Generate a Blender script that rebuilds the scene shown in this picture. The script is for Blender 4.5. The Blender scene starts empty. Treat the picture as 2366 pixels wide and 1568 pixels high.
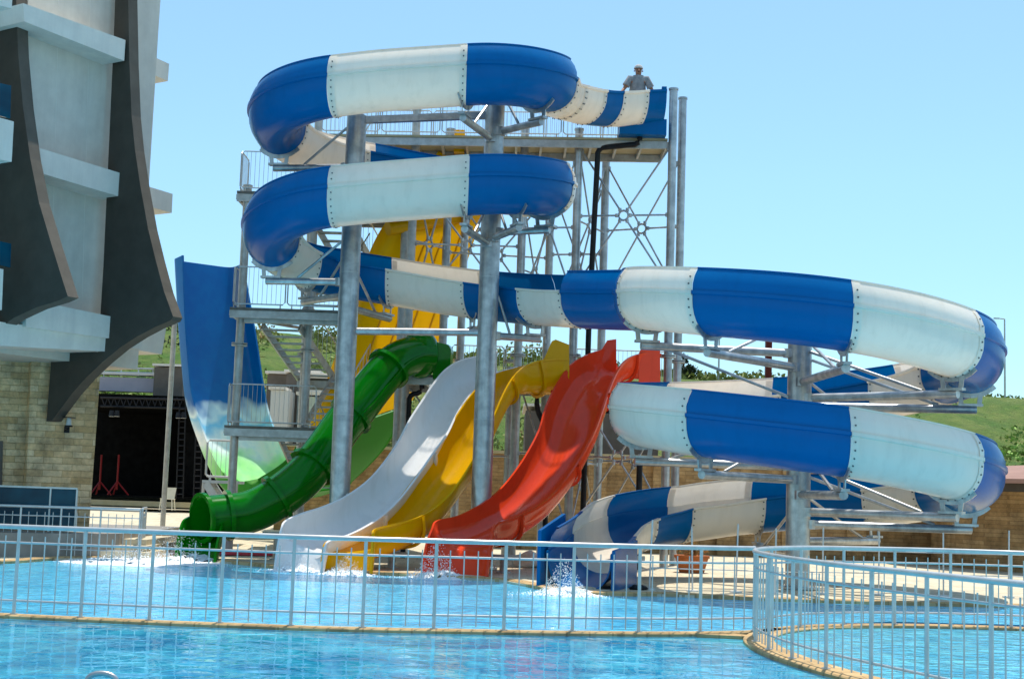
import bpy, bmesh, math, random
from mathutils import Vector, Matrix, Euler
random.seed(7)
C = bpy.context.scene.collection
R_ = math.radians
# ------------------------------------------------------------------ camera geometry (survey of the place)
F = 3290.0; PIT = math.atan(357/F); ROL = R_(1.9); H0 = 1.72
cp, sp = math.cos(PIT), math.sin(PIT); cr_, sr_ = math.cos(ROL), math.sin(ROL)
FW = Vector((0, cp, sp)); r0 = Vector((1, 0, 0)); u0 = Vector((0, -sp, cp))
RT = r0*cr_ + u0*sr_; UP = u0*cr_ - r0*sr_
def ray(px, py): return FW + RT*((px-1183)/F) - UP*((py-784)/F)
def P(px, py, Y):
    d = ray(px, py); k = Y/d.y; return Vector((d.x*k, Y, H0+d.z*k))
def G(px, py, z=0.0):
    d = ray(px, py); k = (z-H0)/d.z; return Vector((d.x*k, d.y*k, z))
def PX(px, py, Y): return P(px, py, Y).x
# ------------------------------------------------------------------ materials
def new_mat(name):
    m = bpy.data.materials.new(name); m.use_nodes = True
    nt = m.node_tree; b = nt.nodes['Principled BSDF']; return m, nt, b
def noise_mix(nt, c1, c2, scale, detail=4, lo=.35, hi=.65, vec=None, stretch=None, rough=.6):
    tc = nt.nodes.new('ShaderNodeTexCoord'); src = tc.outputs['Object']
    if stretch:
        mp = nt.nodes.new('ShaderNodeMapping'); mp.inputs['Scale'].default_value = stretch
        nt.links.new(src, mp.inputs['Vector']); src = mp.outputs['Vector']
    n = nt.nodes.new('ShaderNodeTexNoise'); n.inputs['Scale'].default_value = scale; n.inputs['Detail'].default_value = detail
    n.inputs['Roughness'].default_value = rough
    nt.links.new(src, n.inputs['Vector'])
    r = nt.nodes.new('ShaderNodeValToRGB'); r.color_ramp.elements[0].position = lo; r.color_ramp.elements[1].position = hi
    r.color_ramp.elements[0].color = (*c1, 1); r.color_ramp.elements[1].color = (*c2, 1)
    nt.links.new(n.outputs['Fac'], r.inputs['Fac']); return r, n, src
def bump(nt, b, h, strength, dist=.02):
    bp = nt.nodes.new('ShaderNodeBump'); bp.inputs['Strength'].default_value = strength; bp.inputs['Distance'].default_value = dist
    nt.links.new(h, bp.inputs['Height']); nt.links.new(bp.outputs['Normal'], b.inputs['Normal']); return bp
def shell(name, col, dark=.82, rough=.22, transl=0.0, coat=.4):
    """gel-coated fibreglass: faint mottling, water streaks, slight translucency"""
    m, nt, b = new_mat(name)
    r, n, _ = noise_mix(nt, tuple(c*dark for c in col), col, 1.3, 6, .25, .7)
    r2, n2, _ = noise_mix(nt, (.90, .895, .88), (1, 1, 1), 5, 5, .25, .5, stretch=(1, 1, .16))
    mx = nt.nodes.new('ShaderNodeMixRGB'); mx.blend_type = 'MULTIPLY'; mx.inputs['Fac'].default_value = .8
    nt.links.new(r.outputs['Color'], mx.inputs['Color1']); nt.links.new(r2.outputs['Color'], mx.inputs['Color2'])
    nt.links.new(mx.outputs['Color'], b.inputs['Base Color'])
    b.inputs['Roughness'].default_value = rough; b.inputs['Specular IOR Level'].default_value = .22; b.inputs['Coat Weight'].default_value = coat; b.inputs['Coat Roughness'].default_value = .12
    w = nt.nodes.new('ShaderNodeTexNoise'); w.inputs['Scale'].default_value = 2.2; w.inputs['Detail'].default_value = 2
    tc = nt.nodes.new('ShaderNodeTexCoord'); nt.links.new(tc.outputs['Object'], w.inputs['Vector'])
    bump(nt, b, w.outputs['Fac'], .12, .03)
    if transl:
        t = nt.nodes.new('ShaderNodeBsdfTranslucent'); nt.links.new(mx.outputs['Color'], t.inputs['Color'])
        ms = nt.nodes.new('ShaderNodeMixShader'); ms.inputs['Fac'].default_value = transl
        out = nt.nodes['Material Output']
        nt.links.new(b.outputs['BSDF'], ms.inputs[1]); nt.links.new(t.outputs['BSDF'], ms.inputs[2]); nt.links.new(ms.outputs['Shader'], out.inputs['Surface'])
    return m
M = {}
M['blue'] = shell('blue_fibreglass', (.0, .142, .40), .92, rough=.22, coat=.0, transl=.16)
M['blue'].node_tree.nodes['Principled BSDF'].inputs['Specular IOR Level'].default_value = .12
M['white'] = shell('white_fibreglass', (.97, .885, .76), .98, rough=.22, coat=.0, transl=.26)
M['red'] = shell('red_fibreglass', (.85, .065, .018), .88, .12, coat=0)
M['yellow'] = shell('yellow_fibreglass', (.93, .50, .002), .92, .2, coat=0, transl=.2)
M['rampyellow'] = shell('thin_yellow_fibreglass', (1.0, .70, .004), .94, .3, coat=0, transl=.5)
M['flumewhite'] = shell('white_flume_fibreglass', (.90, .88, .86), .97, .2, coat=0, transl=.12)
M['green'] = shell('green_fibreglass', (.003, .17, .004), .85, .14, coat=0)
M['lgreen'] = shell('light_green_fibreglass', (.01, .22, .005), .85, .3, coat=0)
def metal(name, c1, c2, rough, met=.75, sc=9, bmp=.1):
    m, nt, b = new_mat(name)
    r, n, s = noise_mix(nt, c1, c2, sc, 8, .35, .7); nt.links.new(r.outputs['Color'], b.inputs['Base Color'])
    b.inputs['Metallic'].default_value = met; b.inputs['Roughness'].default_value = rough
    bump(nt, b, n.outputs['Fac'], bmp, .01); return m
M['galv'] = metal('galvanised_steel', (.36, .365, .36), (.62, .62, .60), .36, .7, 4)
M['galvw'] = metal('weathered_galvanised_steel', (.42, .41, .38), (.60, .60, .57), .5, .45, 5)
M['rail'] = metal('painted_steel_rail', (.50, .50, .48), (.62, .62, .60), .35, .45, 6)
M['bolt'] = metal('dark_steel_bolt', (.06, .07, .08), (.15, .16, .17), .5, .8, 20)
M['deckm'] = metal('grey_grating', (.13, .12, .10), (.22, .20, .17), .7, .3, 6)
M['white_steel'] = metal('white_painted_steel', (.62, .62, .60), (.75, .75, .72), .4, .1, 6)
def plain(name, c1, c2, sc, rough=.7, bm=.2, dist=.01, stretch=None):
    m, nt, b = new_mat(name)
    r, n, s = noise_mix(nt, c1, c2, sc, 6, .3, .7, stretch=stretch); nt.links.new(r.outputs['Color'], b.inputs['Base Color'])
    b.inputs['Roughness'].default_value = rough; b.inputs['Specular IOR Level'].default_value = .2; bump(nt, b, n.outputs['Fac'], bm, dist); return m
M['pipe'] = plain('black_plastic', (.008, .008, .009), (.018, .018, .02), 6, .35, .05)
M['black'] = plain('black_cloth', (.004, .004, .004), (.010, .010, .010), 3, .9)
M['black'].node_tree.nodes['Principled BSDF'].inputs['Specular IOR Level'].default_value = 0
M['stucco'] = plain('white_stucco', (.68, .62, .53), (.78, .72, .62), 2.5, .85, .25, .004)
M['ledge'] = plain('white_render', (.76, .70, .61), (.86, .80, .70), 2, .8, .2, .004)
def weather(m, amt=.35):
    nt = m.node_tree; b = nt.nodes['Principled BSDF']; l = b.inputs['Base Color'].links[0]; src = l.from_socket
    r, n, _ = noise_mix(nt, (1-amt, 1-amt, 1-amt*.9), (1, 1, 1), 2.6, 6, .34, .56, stretch=(1, 1, .07), rough=.7)
    mx = nt.nodes.new('ShaderNodeMixRGB'); mx.blend_type = 'MULTIPLY'; mx.inputs['Fac'].default_value = 1
    nt.links.new(src, mx.inputs['Color1']); nt.links.new(r.outputs['Color'], mx.inputs['Color2']); nt.links.new(mx.outputs['Color'], b.inputs['Base Color'])
weather(M['stucco'], .06); weather(M['ledge'], .08); weather(M['white'], .04); weather(M['galv'], .3)
M['fin'] = plain('brown_grey_render', (.060, .051, .040), (.080, .069, .055), 2.2, .8, .3, .006)
M['finedge_lit'] = plain('brown_grey_render_lit_edge', (.10, .085, .068), (.14, .12, .095), 2.2, .8, .3, .006)  # same render as the fins, colour lightened for the light on their edges
M['cream'] = plain('cream_roof_under', (.42, .35, .20), (.50, .42, .26), 3, .8)
M['taupe'] = plain('taupe_panel', (.13, .11, .09), (.17, .145, .12), 3, .8)
M['box_white'] = plain('white_cladding', (.60, .60, .56), (.70, .70, .66), 2, .7, .2, .01, (12, 1, .3))
M['box_green'] = plain('pale_green_cladding', (.46, .55, .46), (.55, .62, .54), 2, .7, .2, .01, (12, 1, .3))
M['lilac'] = plain('pale_parapet_render', (.42, .38, .42), (.50, .45, .48), 2, .8)
M['redpaint'] = plain('red_painted_steel', (.10, .002, .003), (.16, .005, .006), 9, .4)
M['rust'] = plain('red_brown_paint', (.10, .012, .008), (.16, .02, .014), 9, .5)
M['redmat'] = plain('red_matting', (.42, .02, .035), (.55, .035, .05), 12, .9)
M['plastic'] = plain('cream_plastic', (.62, .58, .45), (.70, .66, .54), 5, .45)
M['terra'] = plain('terracotta', (.33, .10, .03), (.45, .15, .05), 7, .8)
M['skin'] = plain('skin', (.28, .13, .08), (.36, .18, .11), 12, .6)
M['shirt'] = plain('grey_shirt', (.20, .21, .22), (.32, .33, .34), 9, .9)
M['trousers'] = plain('dark_trousers', (.03, .035, .05), (.06, .065, .08), 12, .9)
M['hairw'] = plain('grey_hair', (.42, .40, .37), (.60, .58, .54), 30, .9)
M['hairb'] = plain('black_hair', (.006, .005, .004), (.02, .015, .012), 30, .7)
M['foam'] = plain('white_foam', (.86, .90, .92), (.98, .98, .98), 14, .6, .6, .03)
M['pinkroof'] = plain('pink_brown_roof', (.30, .17, .13), (.38, .22, .17), 1.2, .8)
M['soil'] = plain('dry_soil', (.16, .11, .06), (.28, .21, .12), 1.5, .95)
M['lampglass'] = plain('frosted_glass', (.5, .5, .48), (.62, .62, .6), 8, .3)
def glass_mat():
    m, nt, b = new_mat('teal_glass'); r, n, s = noise_mix(nt, (.002, .03, .055), (.006, .085, .13), .8, 3)
    nt.links.new(r.outputs['Color'], b.inputs['Base Color']); b.inputs['Roughness'].default_value = .12; b.inputs['Specular IOR Level'].default_value = .2
    return m
M['glass'] = glass_mat()
def brick_mat(name, cols, mortar, bw, bh, vert=True, bmp=.6, msize=.02, var=.7):
    m, nt, b = new_mat(name)
    tc = nt.nodes.new('ShaderNodeTexCoord')
    sx = nt.nodes.new('ShaderNodeSeparateXYZ'); nt.links.new(tc.outputs['Object'], sx.inputs[0])
    cb = nt.nodes.new('ShaderNodeCombineXYZ'); b.inputs['Specular IOR Level'].default_value = .2
    if vert:
        ad = nt.nodes.new('ShaderNodeMath'); ad.operation = 'ADD'
        nt.links.new(sx.outputs['X'], ad.inputs[0]); nt.links.new(sx.outputs['Y'], ad.inputs[1])
        nt.links.new(ad.outputs[0], cb.inputs['X']); nt.links.new(sx.outputs['Z'], cb.inputs['Y'])
    else:
        nt.links.new(sx.outputs['X'], cb.inputs['X']); nt.links.new(sx.outputs['Y'], cb.inputs['Y'])
    nd = nt.nodes.new('ShaderNodeTexNoise'); nd.inputs['Scale'].default_value = 6; nd.inputs['Detail'].default_value = 3
    nt.links.new(cb.outputs[0], nd.inputs['Vector'])
    mv = nt.nodes.new('ShaderNodeMixRGB'); mv.blend_type = 'LINEAR_LIGHT'; mv.inputs['Fac'].default_value = .012
    nt.links.new(cb.outputs[0], mv.inputs['Color1']); nt.links.new(nd.outputs['Color'], mv.inputs['Color2'])
    br = nt.nodes.new('ShaderNodeTexBrick'); nt.links.new(mv.outputs['Color'], br.inputs['Vector'])
    br.inputs['Scale'].default_value = 1; br.inputs['Brick Width'].default_value = bw; br.inputs['Row Height'].default_value = bh
    br.inputs['Mortar Size'].default_value = msize; br.inputs['Color1'].default_value = (*cols[0], 1); br.inputs['Color2'].default_value = (*cols[1], 1)
    br.inputs['Mortar'].default_value = (*mortar, 1); br.inputs['Bias'].default_value = 0
    r, n, s = noise_mix(nt, (1-var*.6,)*3, (1.15, 1.12, 1.05), 2.2, 8, .3, .7, rough=.7)
    mx = nt.nodes.new('ShaderNodeMixRGB'); mx.blend_type = 'MULTIPLY'; mx.inputs['Fac'].default_value = 1
    nt.links.new(br.outputs['Color'], mx.inputs['Color1']); nt.links.new(r.outputs['Color'], mx.inputs['Color2'])
    nt.links.new(mx.outputs['Color'], b.inputs['Base Color']); b.inputs['Roughness'].default_value = .85
    n2 = nt.nodes.new('ShaderNodeTexNoise'); n2.inputs['Scale'].default_value = 18; n2.inputs['Detail'].default_value = 6
    nt.links.new(tc.outputs['Object'], n2.inputs['Vector'])
    mm = nt.nodes.new('ShaderNodeMath'); mm.operation = 'MULTIPLY_ADD'; mm.inputs[1].default_value = -.8
    nt.links.new(br.outputs['Fac'], mm.inputs[0]); nt.links.new(n2.outputs['Fac'], mm.inputs[2])
    bump(nt, b, mm.outputs[0], bmp, .03); return m
M['stone'] = brick_mat('travertine_cladding', ((.78, .52, .26), (1.0, .78, .50)), (.62, .43, .23), .62, .16, msize=.008, var=1.0, bmp=.9)
M['stone2'] = brick_mat('brown_stone_wall', ((.44, .27, .12), (.54, .36, .18)), (.36, .23, .11), .5, .12, msize=.01, var=1.0)
M['paving'] = brick_mat('cream_paving', ((.60, .52, .38), (.68, .60, .45)), (.40, .33, .22), .6, .6, vert=False, bmp=.15, msize=.008, var=.5)
M['curb'] = brick_mat('tan_kerb_stone', ((.52, .34, .16), (.60, .42, .22)), (.40, .26, .13), .3, .3, vert=False, bmp=.3, msize=.012, var=.6)
M['concrete'] = plain('wet_concrete', (.22, .20, .17), (.34, .31, .27), 1.6, .5)
def water_mat(name, c1, c2, bsc, bst, stretch, rough=.04, tiles=0):
    m, nt, b = new_mat(name)
    r, n, s = noise_mix(nt, c1, c2, .55, 4, .35, .65, stretch=(1, 1.6, 1))
    col = r.outputs['Color']
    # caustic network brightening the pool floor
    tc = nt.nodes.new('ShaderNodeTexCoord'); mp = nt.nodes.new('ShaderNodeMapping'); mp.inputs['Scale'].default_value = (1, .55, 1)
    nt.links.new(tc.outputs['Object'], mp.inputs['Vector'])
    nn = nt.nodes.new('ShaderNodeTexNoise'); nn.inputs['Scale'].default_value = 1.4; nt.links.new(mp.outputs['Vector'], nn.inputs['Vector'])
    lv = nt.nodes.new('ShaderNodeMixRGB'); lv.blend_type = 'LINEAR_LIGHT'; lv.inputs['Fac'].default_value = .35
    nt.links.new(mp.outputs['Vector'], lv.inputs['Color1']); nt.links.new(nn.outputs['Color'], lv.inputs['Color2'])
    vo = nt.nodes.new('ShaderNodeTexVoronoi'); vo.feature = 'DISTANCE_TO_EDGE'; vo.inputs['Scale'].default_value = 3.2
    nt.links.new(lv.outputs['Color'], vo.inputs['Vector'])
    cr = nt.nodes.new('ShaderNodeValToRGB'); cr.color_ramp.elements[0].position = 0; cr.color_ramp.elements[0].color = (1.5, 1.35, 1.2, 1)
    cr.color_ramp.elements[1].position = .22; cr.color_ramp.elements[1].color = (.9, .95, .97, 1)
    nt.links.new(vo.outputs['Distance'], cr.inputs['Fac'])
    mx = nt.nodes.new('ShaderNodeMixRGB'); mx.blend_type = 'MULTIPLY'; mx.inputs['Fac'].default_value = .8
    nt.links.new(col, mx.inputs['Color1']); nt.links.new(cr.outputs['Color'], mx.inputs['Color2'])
    if tiles:        # mosaic joints on the pool floor, bent by the ripples
        tb_ = nt.nodes.new('ShaderNodeTexBrick'); tb_.offset = 0; tb_.inputs['Scale'].default_value = 1; tb_.inputs['Brick Width'].default_value = tiles; tb_.inputs['Row Height'].default_value = tiles
        tb_.inputs['Mortar Size'].default_value = .02; tb_.inputs['Mortar Smooth'].default_value = .6; tb_.inputs['Color1'].default_value = (1, 1, 1, 1); tb_.inputs['Color2'].default_value = (.82, .88, .92, 1); tb_.inputs['Mortar'].default_value = (.62, .74, .80, 1)
        l2 = nt.nodes.new('ShaderNodeMixRGB'); l2.blend_type = 'LINEAR_LIGHT'; l2.inputs['Fac'].default_value = .16
        nt.links.new(tc.outputs['Object'], l2.inputs['Color1']); nt.links.new(nn.outputs['Color'], l2.inputs['Color2']); nt.links.new(l2.outputs['Color'], tb_.inputs['Vector'])
        m2 = nt.nodes.new('ShaderNodeMixRGB'); m2.blend_type = 'MULTIPLY'; m2.inputs['Fac'].default_value = .8
        nt.links.new(mx.outputs['Color'], m2.inputs['Color1']); nt.links.new(tb_.outputs['Color'], m2.inputs['Color2']); mx = m2
    nt.links.new(mx.outputs['Color'], b.inputs['Base Color'])
    b.inputs['Roughness'].default_value = rough; b.inputs['IOR'].default_value = 1.33
    mp2 = nt.nodes.new('ShaderNodeMapping'); mp2.inputs['Scale'].default_value = stretch; nt.links.new(tc.outputs['Object'], mp2.inputs['Vector'])
    w = nt.nodes.new('ShaderNodeTexNoise'); w.inputs['Scale'].default_value = bsc; w.inputs['Detail'].default_value = 3; w.inputs['Distortion'].default_value = .6
    nt.links.new(mp2.outputs['Vector'], w.inputs['Vector'])
    bump(nt, b, w.outputs['Fac'], bst[0], bst[1])
    nt.links.new(mx.outputs['Color'], b.inputs['Emission Color']); b.inputs['Emission Strength'].default_value = .10   # added glow in place of light scattered in the pool, softens cast shadows
    return m
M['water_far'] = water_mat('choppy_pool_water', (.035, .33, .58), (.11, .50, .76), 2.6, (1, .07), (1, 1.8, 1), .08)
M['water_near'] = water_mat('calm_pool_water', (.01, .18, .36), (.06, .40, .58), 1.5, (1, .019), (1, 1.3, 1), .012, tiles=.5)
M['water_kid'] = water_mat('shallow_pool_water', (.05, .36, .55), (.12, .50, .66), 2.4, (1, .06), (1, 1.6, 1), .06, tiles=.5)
def grass_mat():
    m, nt, b = new_mat('hillside_grass')
    r, n, s = noise_mix(nt, (.11, .24, .03), (.30, .34, .09), .35, 9, .38, .66, rough=.75)
    r2, n2, s2 = noise_mix(nt, (.6, .65, .6), (1.25, 1.2, 1.0), 2.5, 8, .3, .7, rough=.8)
    mx = nt.nodes.new('ShaderNodeMixRGB'); mx.blend_type = 'MULTIPLY'; mx.inputs['Fac'].default_value = 1
    nt.links.new(r.outputs['Color'], mx.inputs['Color1']); nt.links.new(r2.outputs['Color'], mx.inputs['Color2'])
    nt.links.new(mx.outputs['Color'], b.inputs['Base Color']); b.inputs['Roughness'].default_value = 1
    bump(nt, b, n2.outputs['Fac'], 1, .5); return m
M['grass'] = grass_mat()
def leaf(name, c):
    m, nt, b = new_mat(name); r, n, s = noise_mix(nt, tuple(x*.5 for x in c), tuple(min(1, x*1.5) for x in c), 1.1, 5)
    nt.links.new(r.outputs['Color'], b.inputs['Base Color']); b.inputs['Roughness'].default_value = .75; return m
M['leafa'] = leaf('olive_leaves', (.24, .26, .07)); M['leafb'] = leaf('green_leaves', (.24, .38, .07)); M['leafc'] = leaf('dry_leaves', (.42, .30, .13)); M['leafd'] = leaf('dark_leaves', (.015, .04, .012))
M['bark'] = plain('bark', (.06, .04, .025), (.11, .08, .05), 8, .9)
def mural():
    """painted half-pipe wall: deep blue, clouds, pale green meadow, then plain green; by height"""
    m, nt, b = new_mat('cloud_mural_fibreglass')
    tc = nt.nodes.new('ShaderNodeTexCoord'); sx = nt.nodes.new('ShaderNodeSeparateXYZ'); nt.links.new(tc.outputs['Object'], sx.inputs[0])
    n = nt.nodes.new('ShaderNodeTexNoise'); n.inputs['Scale'].default_value = 1.1; n.inputs['Detail'].default_value = 2; nt.links.new(tc.outputs['Object'], n.inputs['Vector'])
    a = nt.nodes.new('ShaderNodeMath'); a.operation = 'MULTIPLY_ADD'; a.inputs[1].default_value = 1.6
    nt.links.new(n.outputs['Fac'], a.inputs[0]); nt.links.new(sx.outputs['Z'], a.inputs[2])
    s = nt.nodes.new('ShaderNodeMath'); s.operation = 'MULTIPLY_ADD'; s.inputs[1].default_value = .1; s.inputs[2].default_value = 0
    nt.links.new(a.outputs[0], s.inputs[0])
    r = nt.nodes.new('ShaderNodeValToRGB'); e = r.color_ramp; e.elements[0].position = 0; e.elements[0].color = (.03, .30, .02, 1)
    e.elements[1].position = .27; e.elements[1].color = (.03, .30, .02, 1)
    for p_, c in ((.275, (.26, .80, .18)), (.33, (.55, .95, .50)), (.36, (.9, 1.0, .98)), (.40, (.95, 1.0, 1.0)), (.45, (.25, .66, .95)), (.465, (.75, .92, 1.0)), (.475, (.75, .92, 1.0)), (.51, (.0, .14, .44)), (1, (.0, .12, .40))):
        q = e.elements.new(p_); q.color = (*c, 1)
    nt.links.new(s.outputs[0], r.inputs['Fac'])
    # puffy cloud mottling
    v = nt.nodes.new('ShaderNodeTexNoise'); v.inputs['Scale'].default_value = 3; v.inputs['Detail'].default_value = 4; nt.links.new(tc.outputs['Object'], v.inputs['Vector'])
    cr = nt.nodes.new('ShaderNodeValToRGB'); cr.color_ramp.elements[0].position = .42; cr.color_ramp.elements[0].color = (.72, .85, .95, 1); cr.color_ramp.elements[1].position = .58; cr.color_ramp.elements[1].color = (1.1, 1.08, 1.04, 1)
    nt.links.new(v.outputs['Fac'], cr.inputs['Fac'])
    mx = nt.nodes.new('ShaderNodeMixRGB'); mx.blend_type = 'MULTIPLY'; mx.inputs['Fac'].default_value = .45
    nt.links.new(r.outputs['Color'], mx.inputs['Color1']); nt.links.new(cr.outputs['Color'], mx.inputs['Color2'])
    nt.links.new(mx.outputs['Color'], b.inputs['Base Color']); b.inputs['Roughness'].default_value = .3; b.inputs['Specular IOR Level'].default_value = .25
    return m
M['mural'] = mural()
# ------------------------------------------------------------------ object helpers
def tag(o, label=None, cat=None, group=None, kind=None):
    if label: o['label'] = label
    if cat: o['category'] = cat
    if group: o['group'] = group
    if kind: o['kind'] = kind
    return o
def thing(name, label, cat, loc=(0, 0, 0), group=None):
    o = bpy.data.objects.new(name, None); C.objects.link(o); o.location = loc; o.empty_display_size = .3
    return tag(o, label, cat, group)
def obj(name, bm, mat, parent=None, smooth=35, label=None):
    bmesh.ops.recalc_face_normals(bm, faces=bm.faces)
    me = bpy.data.meshes.new(name); bm.to_mesh(me); bm.free()
    for m in (mat if isinstance(mat, (list, tuple)) else [mat]): me.materials.append(m)
    if smooth:
        me.polygons.foreach_set('use_smooth', [True]*len(me.polygons)); me.set_sharp_from_angle(angle=R_(smooth))
    o = bpy.data.objects.new(name, me); C.objects.link(o)
    if parent:
        w = Vector((0, 0, 0)); q = parent
        while q: w += Vector(q.location); q = q.parent
        if w.length > 0: me.transform(Matrix.Translation(-w))
        o.parent = parent
    else:                                   # keep texture space in world metres, origin at the base
        cx = [v.co for v in me.vertices]
        b0 = Vector((sum(c.x for c in cx)/len(cx), sum(c.y for c in cx)/len(cx), min(c.z for c in cx)))
        me.transform(Matrix.Translation(-b0)); o.location = b0
    if label: o['label'] = label
    return o
def box(bm, x0, x1, y0, y1, z0, z1):
    v = [bm.verts.new((x, y, z)) for z in (z0, z1) for y in (y0, y1) for x in (x0, x1)]
    for f in ((0, 2, 3, 1), (4, 5, 7, 6), (0, 1, 5, 4), (2, 6, 7, 3), (0, 4, 6, 2), (1, 3, 7, 5)): bm.faces.new([v[i] for i in f])
def obox(bm, a, b, w, h, up=Vector((0, 0, 1))):
    """box bar from a to b, width w, height h"""
    a, b = Vector(a), Vector(b); t = (b-a).normalized(); s = t.cross(up)
    if s.length < 1e-4: s = Vector((1, 0, 0))
    s.normalize(); u = s.cross(t).normalized()
    v = [bm.verts.new(p+s*(i*w/2)+u*(j*h/2)) for p in (a, b) for i, j in ((-1, -1), (1, -1), (1, 1), (-1, 1))]
    for f in ((0, 1, 2, 3), (7, 6, 5, 4), (0, 4, 5, 1), (1, 5, 6, 2), (2, 6, 7, 3), (3, 7, 4, 0)): bm.faces.new([v[i] for i in f])
def tube(bm, pts, r, n=10, cap=True, r1=None):
    pts = [Vector(p) for p in pts]; rings = []; prev = None
    for i, p in enumerate(pts):
        t = (pts[min(i+1, len(pts)-1)]-pts[max(i-1, 0)]).normalized()
        s = t.cross(Vector((0, 0, 1)))
        if s.length < 1e-3: s = Vector((1, 0, 0)) if prev is None else prev
        s.normalize()
        if prev is not None and s.dot(prev) < 0 and abs(t.z) > .9: s = -s
        prev = s; u = s.cross(t).normalized()
        rr = r if r1 is None else r+(r1-r)*i/(len(pts)-1)
        rings.append([bm.verts.new(p+s*(rr*math.cos(2*math.pi*k/n))+u*(rr*math.sin(2*math.pi*k/n))) for k in range(n)])
    for a, b in zip(rings, rings[1:]):
        for k in range(n): bm.faces.new((a[k], a[(k+1) % n], b[(k+1) % n], b[k]))
    if cap: bm.faces.new(rings[0]); bm.faces.new(rings[-1][::-1])
    return rings
def disc(bm, c, r, h, n=16, r2=None):
    c = Vector(c); r2 = r if r2 is None else r2
    a = [bm.verts.new(c+Vector((r*math.cos(2*math.pi*k/n), r*math.sin(2*math.pi*k/n), 0))) for k in range(n)]
    b = [bm.verts.new(c+Vector((r2*math.cos(2*math.pi*k/n), r2*math.sin(2*math.pi*k/n), h))) for k in range(n)]
    for k in range(n): bm.faces.new((a[k], a[(k+1) % n], b[(k+1) % n], b[k]))
    bm.faces.new(a[::-1]); bm.faces.new(b)
def poly_prism(bm, pts, off):
    """extrude planar polygon pts by vector off"""
    a = [bm.verts.new(p) for p in pts]; b = [bm.verts.new(Vector(p)+off) for p in pts]; n = len(pts)
    bm.faces.new(a); bm.faces.new(b[::-1]); side = []
    for k in range(n): side.append(bm.faces.new((a[k], a[(k+1) % n], b[(k+1) % n], b[k])))
    return side
def NB(): return bmesh.new()
def crspline(K, n):
    K = [Vector(k) for k in K]; out = []
    for i in range(len(K)-1):
        p0 = K[max(i-1, 0)]; p1 = K[i]; p2 = K[i+1]; p3 = K[min(i+2, len(K)-1)]
        for j in range(n):
            t = j/n; out.append(.5*((2*p1)+(-p0+p2)*t+(2*p0-5*p1+4*p2-p3)*t*t+(-p0+3*p1-3*p2+p3)*t**3))
    out.append(K[-1].copy()); return out
# ------------------------------------------------------------------ spiral slide path
def arc(cx, cy, r, a0, a1, n): return [(cx+r*math.cos(R_(a0+(a1-a0)*i/n)), cy-r*math.sin(R_(a0+(a1-a0)*i/n)), 0) for i in range(n+1)]
YL, rl, XA, XB = 32.8, 1.85, -3.85, -1.1
YR, rR, XR = 29.3, 3.33, 6.02
K = [(4.25, 36.6, 0), (3.5, 36.55, 0), (2.7, 36.3, 0), (1.95, 35.75, 0), (1.3, 34.85, 0), (.88, 33.8, 0)]
K += arc(XB, YL, rl, 0, 90, 6)+[(-2.0, 30.95, 0), (-2.95, 30.95, 0)]+arc(XA, YL, rl, 90, 270, 12)+[(-2.95, 34.65, 0), (-2.0, 34.65, 0)]+arc(XB, YL, rl, 270, 345, 5)
K += arc(XB, YL, rl, 0, 90, 6)+[(-2.0, 30.95, 0), (-2.95, 30.95, 0)]+arc(XA, YL, rl, 90, 255, 11)
K += [(-2.9, 34.6, 0), (-1.6, 34.45, 0), (-.3, 33.9, 0), (.8, 32.9, 0), (1.7, 31.5, 0)]
K += arc(XR, YR, rR, 190, 90, 7)+arc(XR, YR, rR, 75, -165, 16)+arc(XR, YR, rR, 180, 0, 12)+arc(XR, YR, rR, -15, -120, 7)
K += [(3.6, 31.9, 0), (2.82, 31.15, 0), (2.3, 30.2, 0), (2.02, 29.2, 0), (1.78, 28.3, 0), (1.42, 27.3, 0)]
SP = crspline(K, 12); SL = [0.0]
for a, b in zip(SP, SP[1:]): SL.append(SL[-1]+(b-a).length)
ZK = [(0, 12.28), (1.1, 12.17), (2.5, 11.96), (4.2, 11.72), (6.6, 11.28), (8.8, 11.05), (10.7, 10.85), (11.7, 10.70), (13, 10.52), (14.3, 10.36), (18, 9.8), (23.5, 8.85), (25.8, 8.56), (28.8, 8.2), (30.6, 7.83), (33.1, 7.28), (35.2, 6.98), (37.3, 6.68), (39.2, 6.44), (41.7, 6.15), (44.3, 5.89), (46.5, 5.59), (49.05, 5.29), (51.5, 4.98), (53.5, 4.82), (55, 4.69), (56.1, 4.53), (58.3, 4.25), (59.6, 4.10), (62, 3.85), (65.2, 3.53), (67.3, 3.30), (68.6, 3.14), (69.95, 2.99), (71, 2.84), (72.6, 2.64), (75, 2.40), (78, 2.05), (79.9, 1.88), (80.7, 1.79), (82.4, 1.55), (84, 1.31), (86.1, .97), (88.2, .62)]
def zat(s):
    n = len(ZK)
    if s <= ZK[0][0]: return ZK[0][1]
    for i in range(n-1):
        if s <= ZK[i+1][0]:
            x0, y0 = ZK[i]; x1, y1 = ZK[i+1]; h = x1-x0; t = (s-x0)/h
            d = lambda j: (ZK[min(j+1, n-1)][1]-ZK[max(j-1, 0)][1])/(ZK[min(j+1, n-1)][0]-ZK[max(j-1, 0)][0])
            return (2*t**3-3*t*t+1)*y0+(t**3-2*t*t+t)*h*d(i)+(-2*t**3+3*t*t)*y1+(t**3-t*t)*h*d(i+1)
    return ZK[-1][1]
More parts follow.
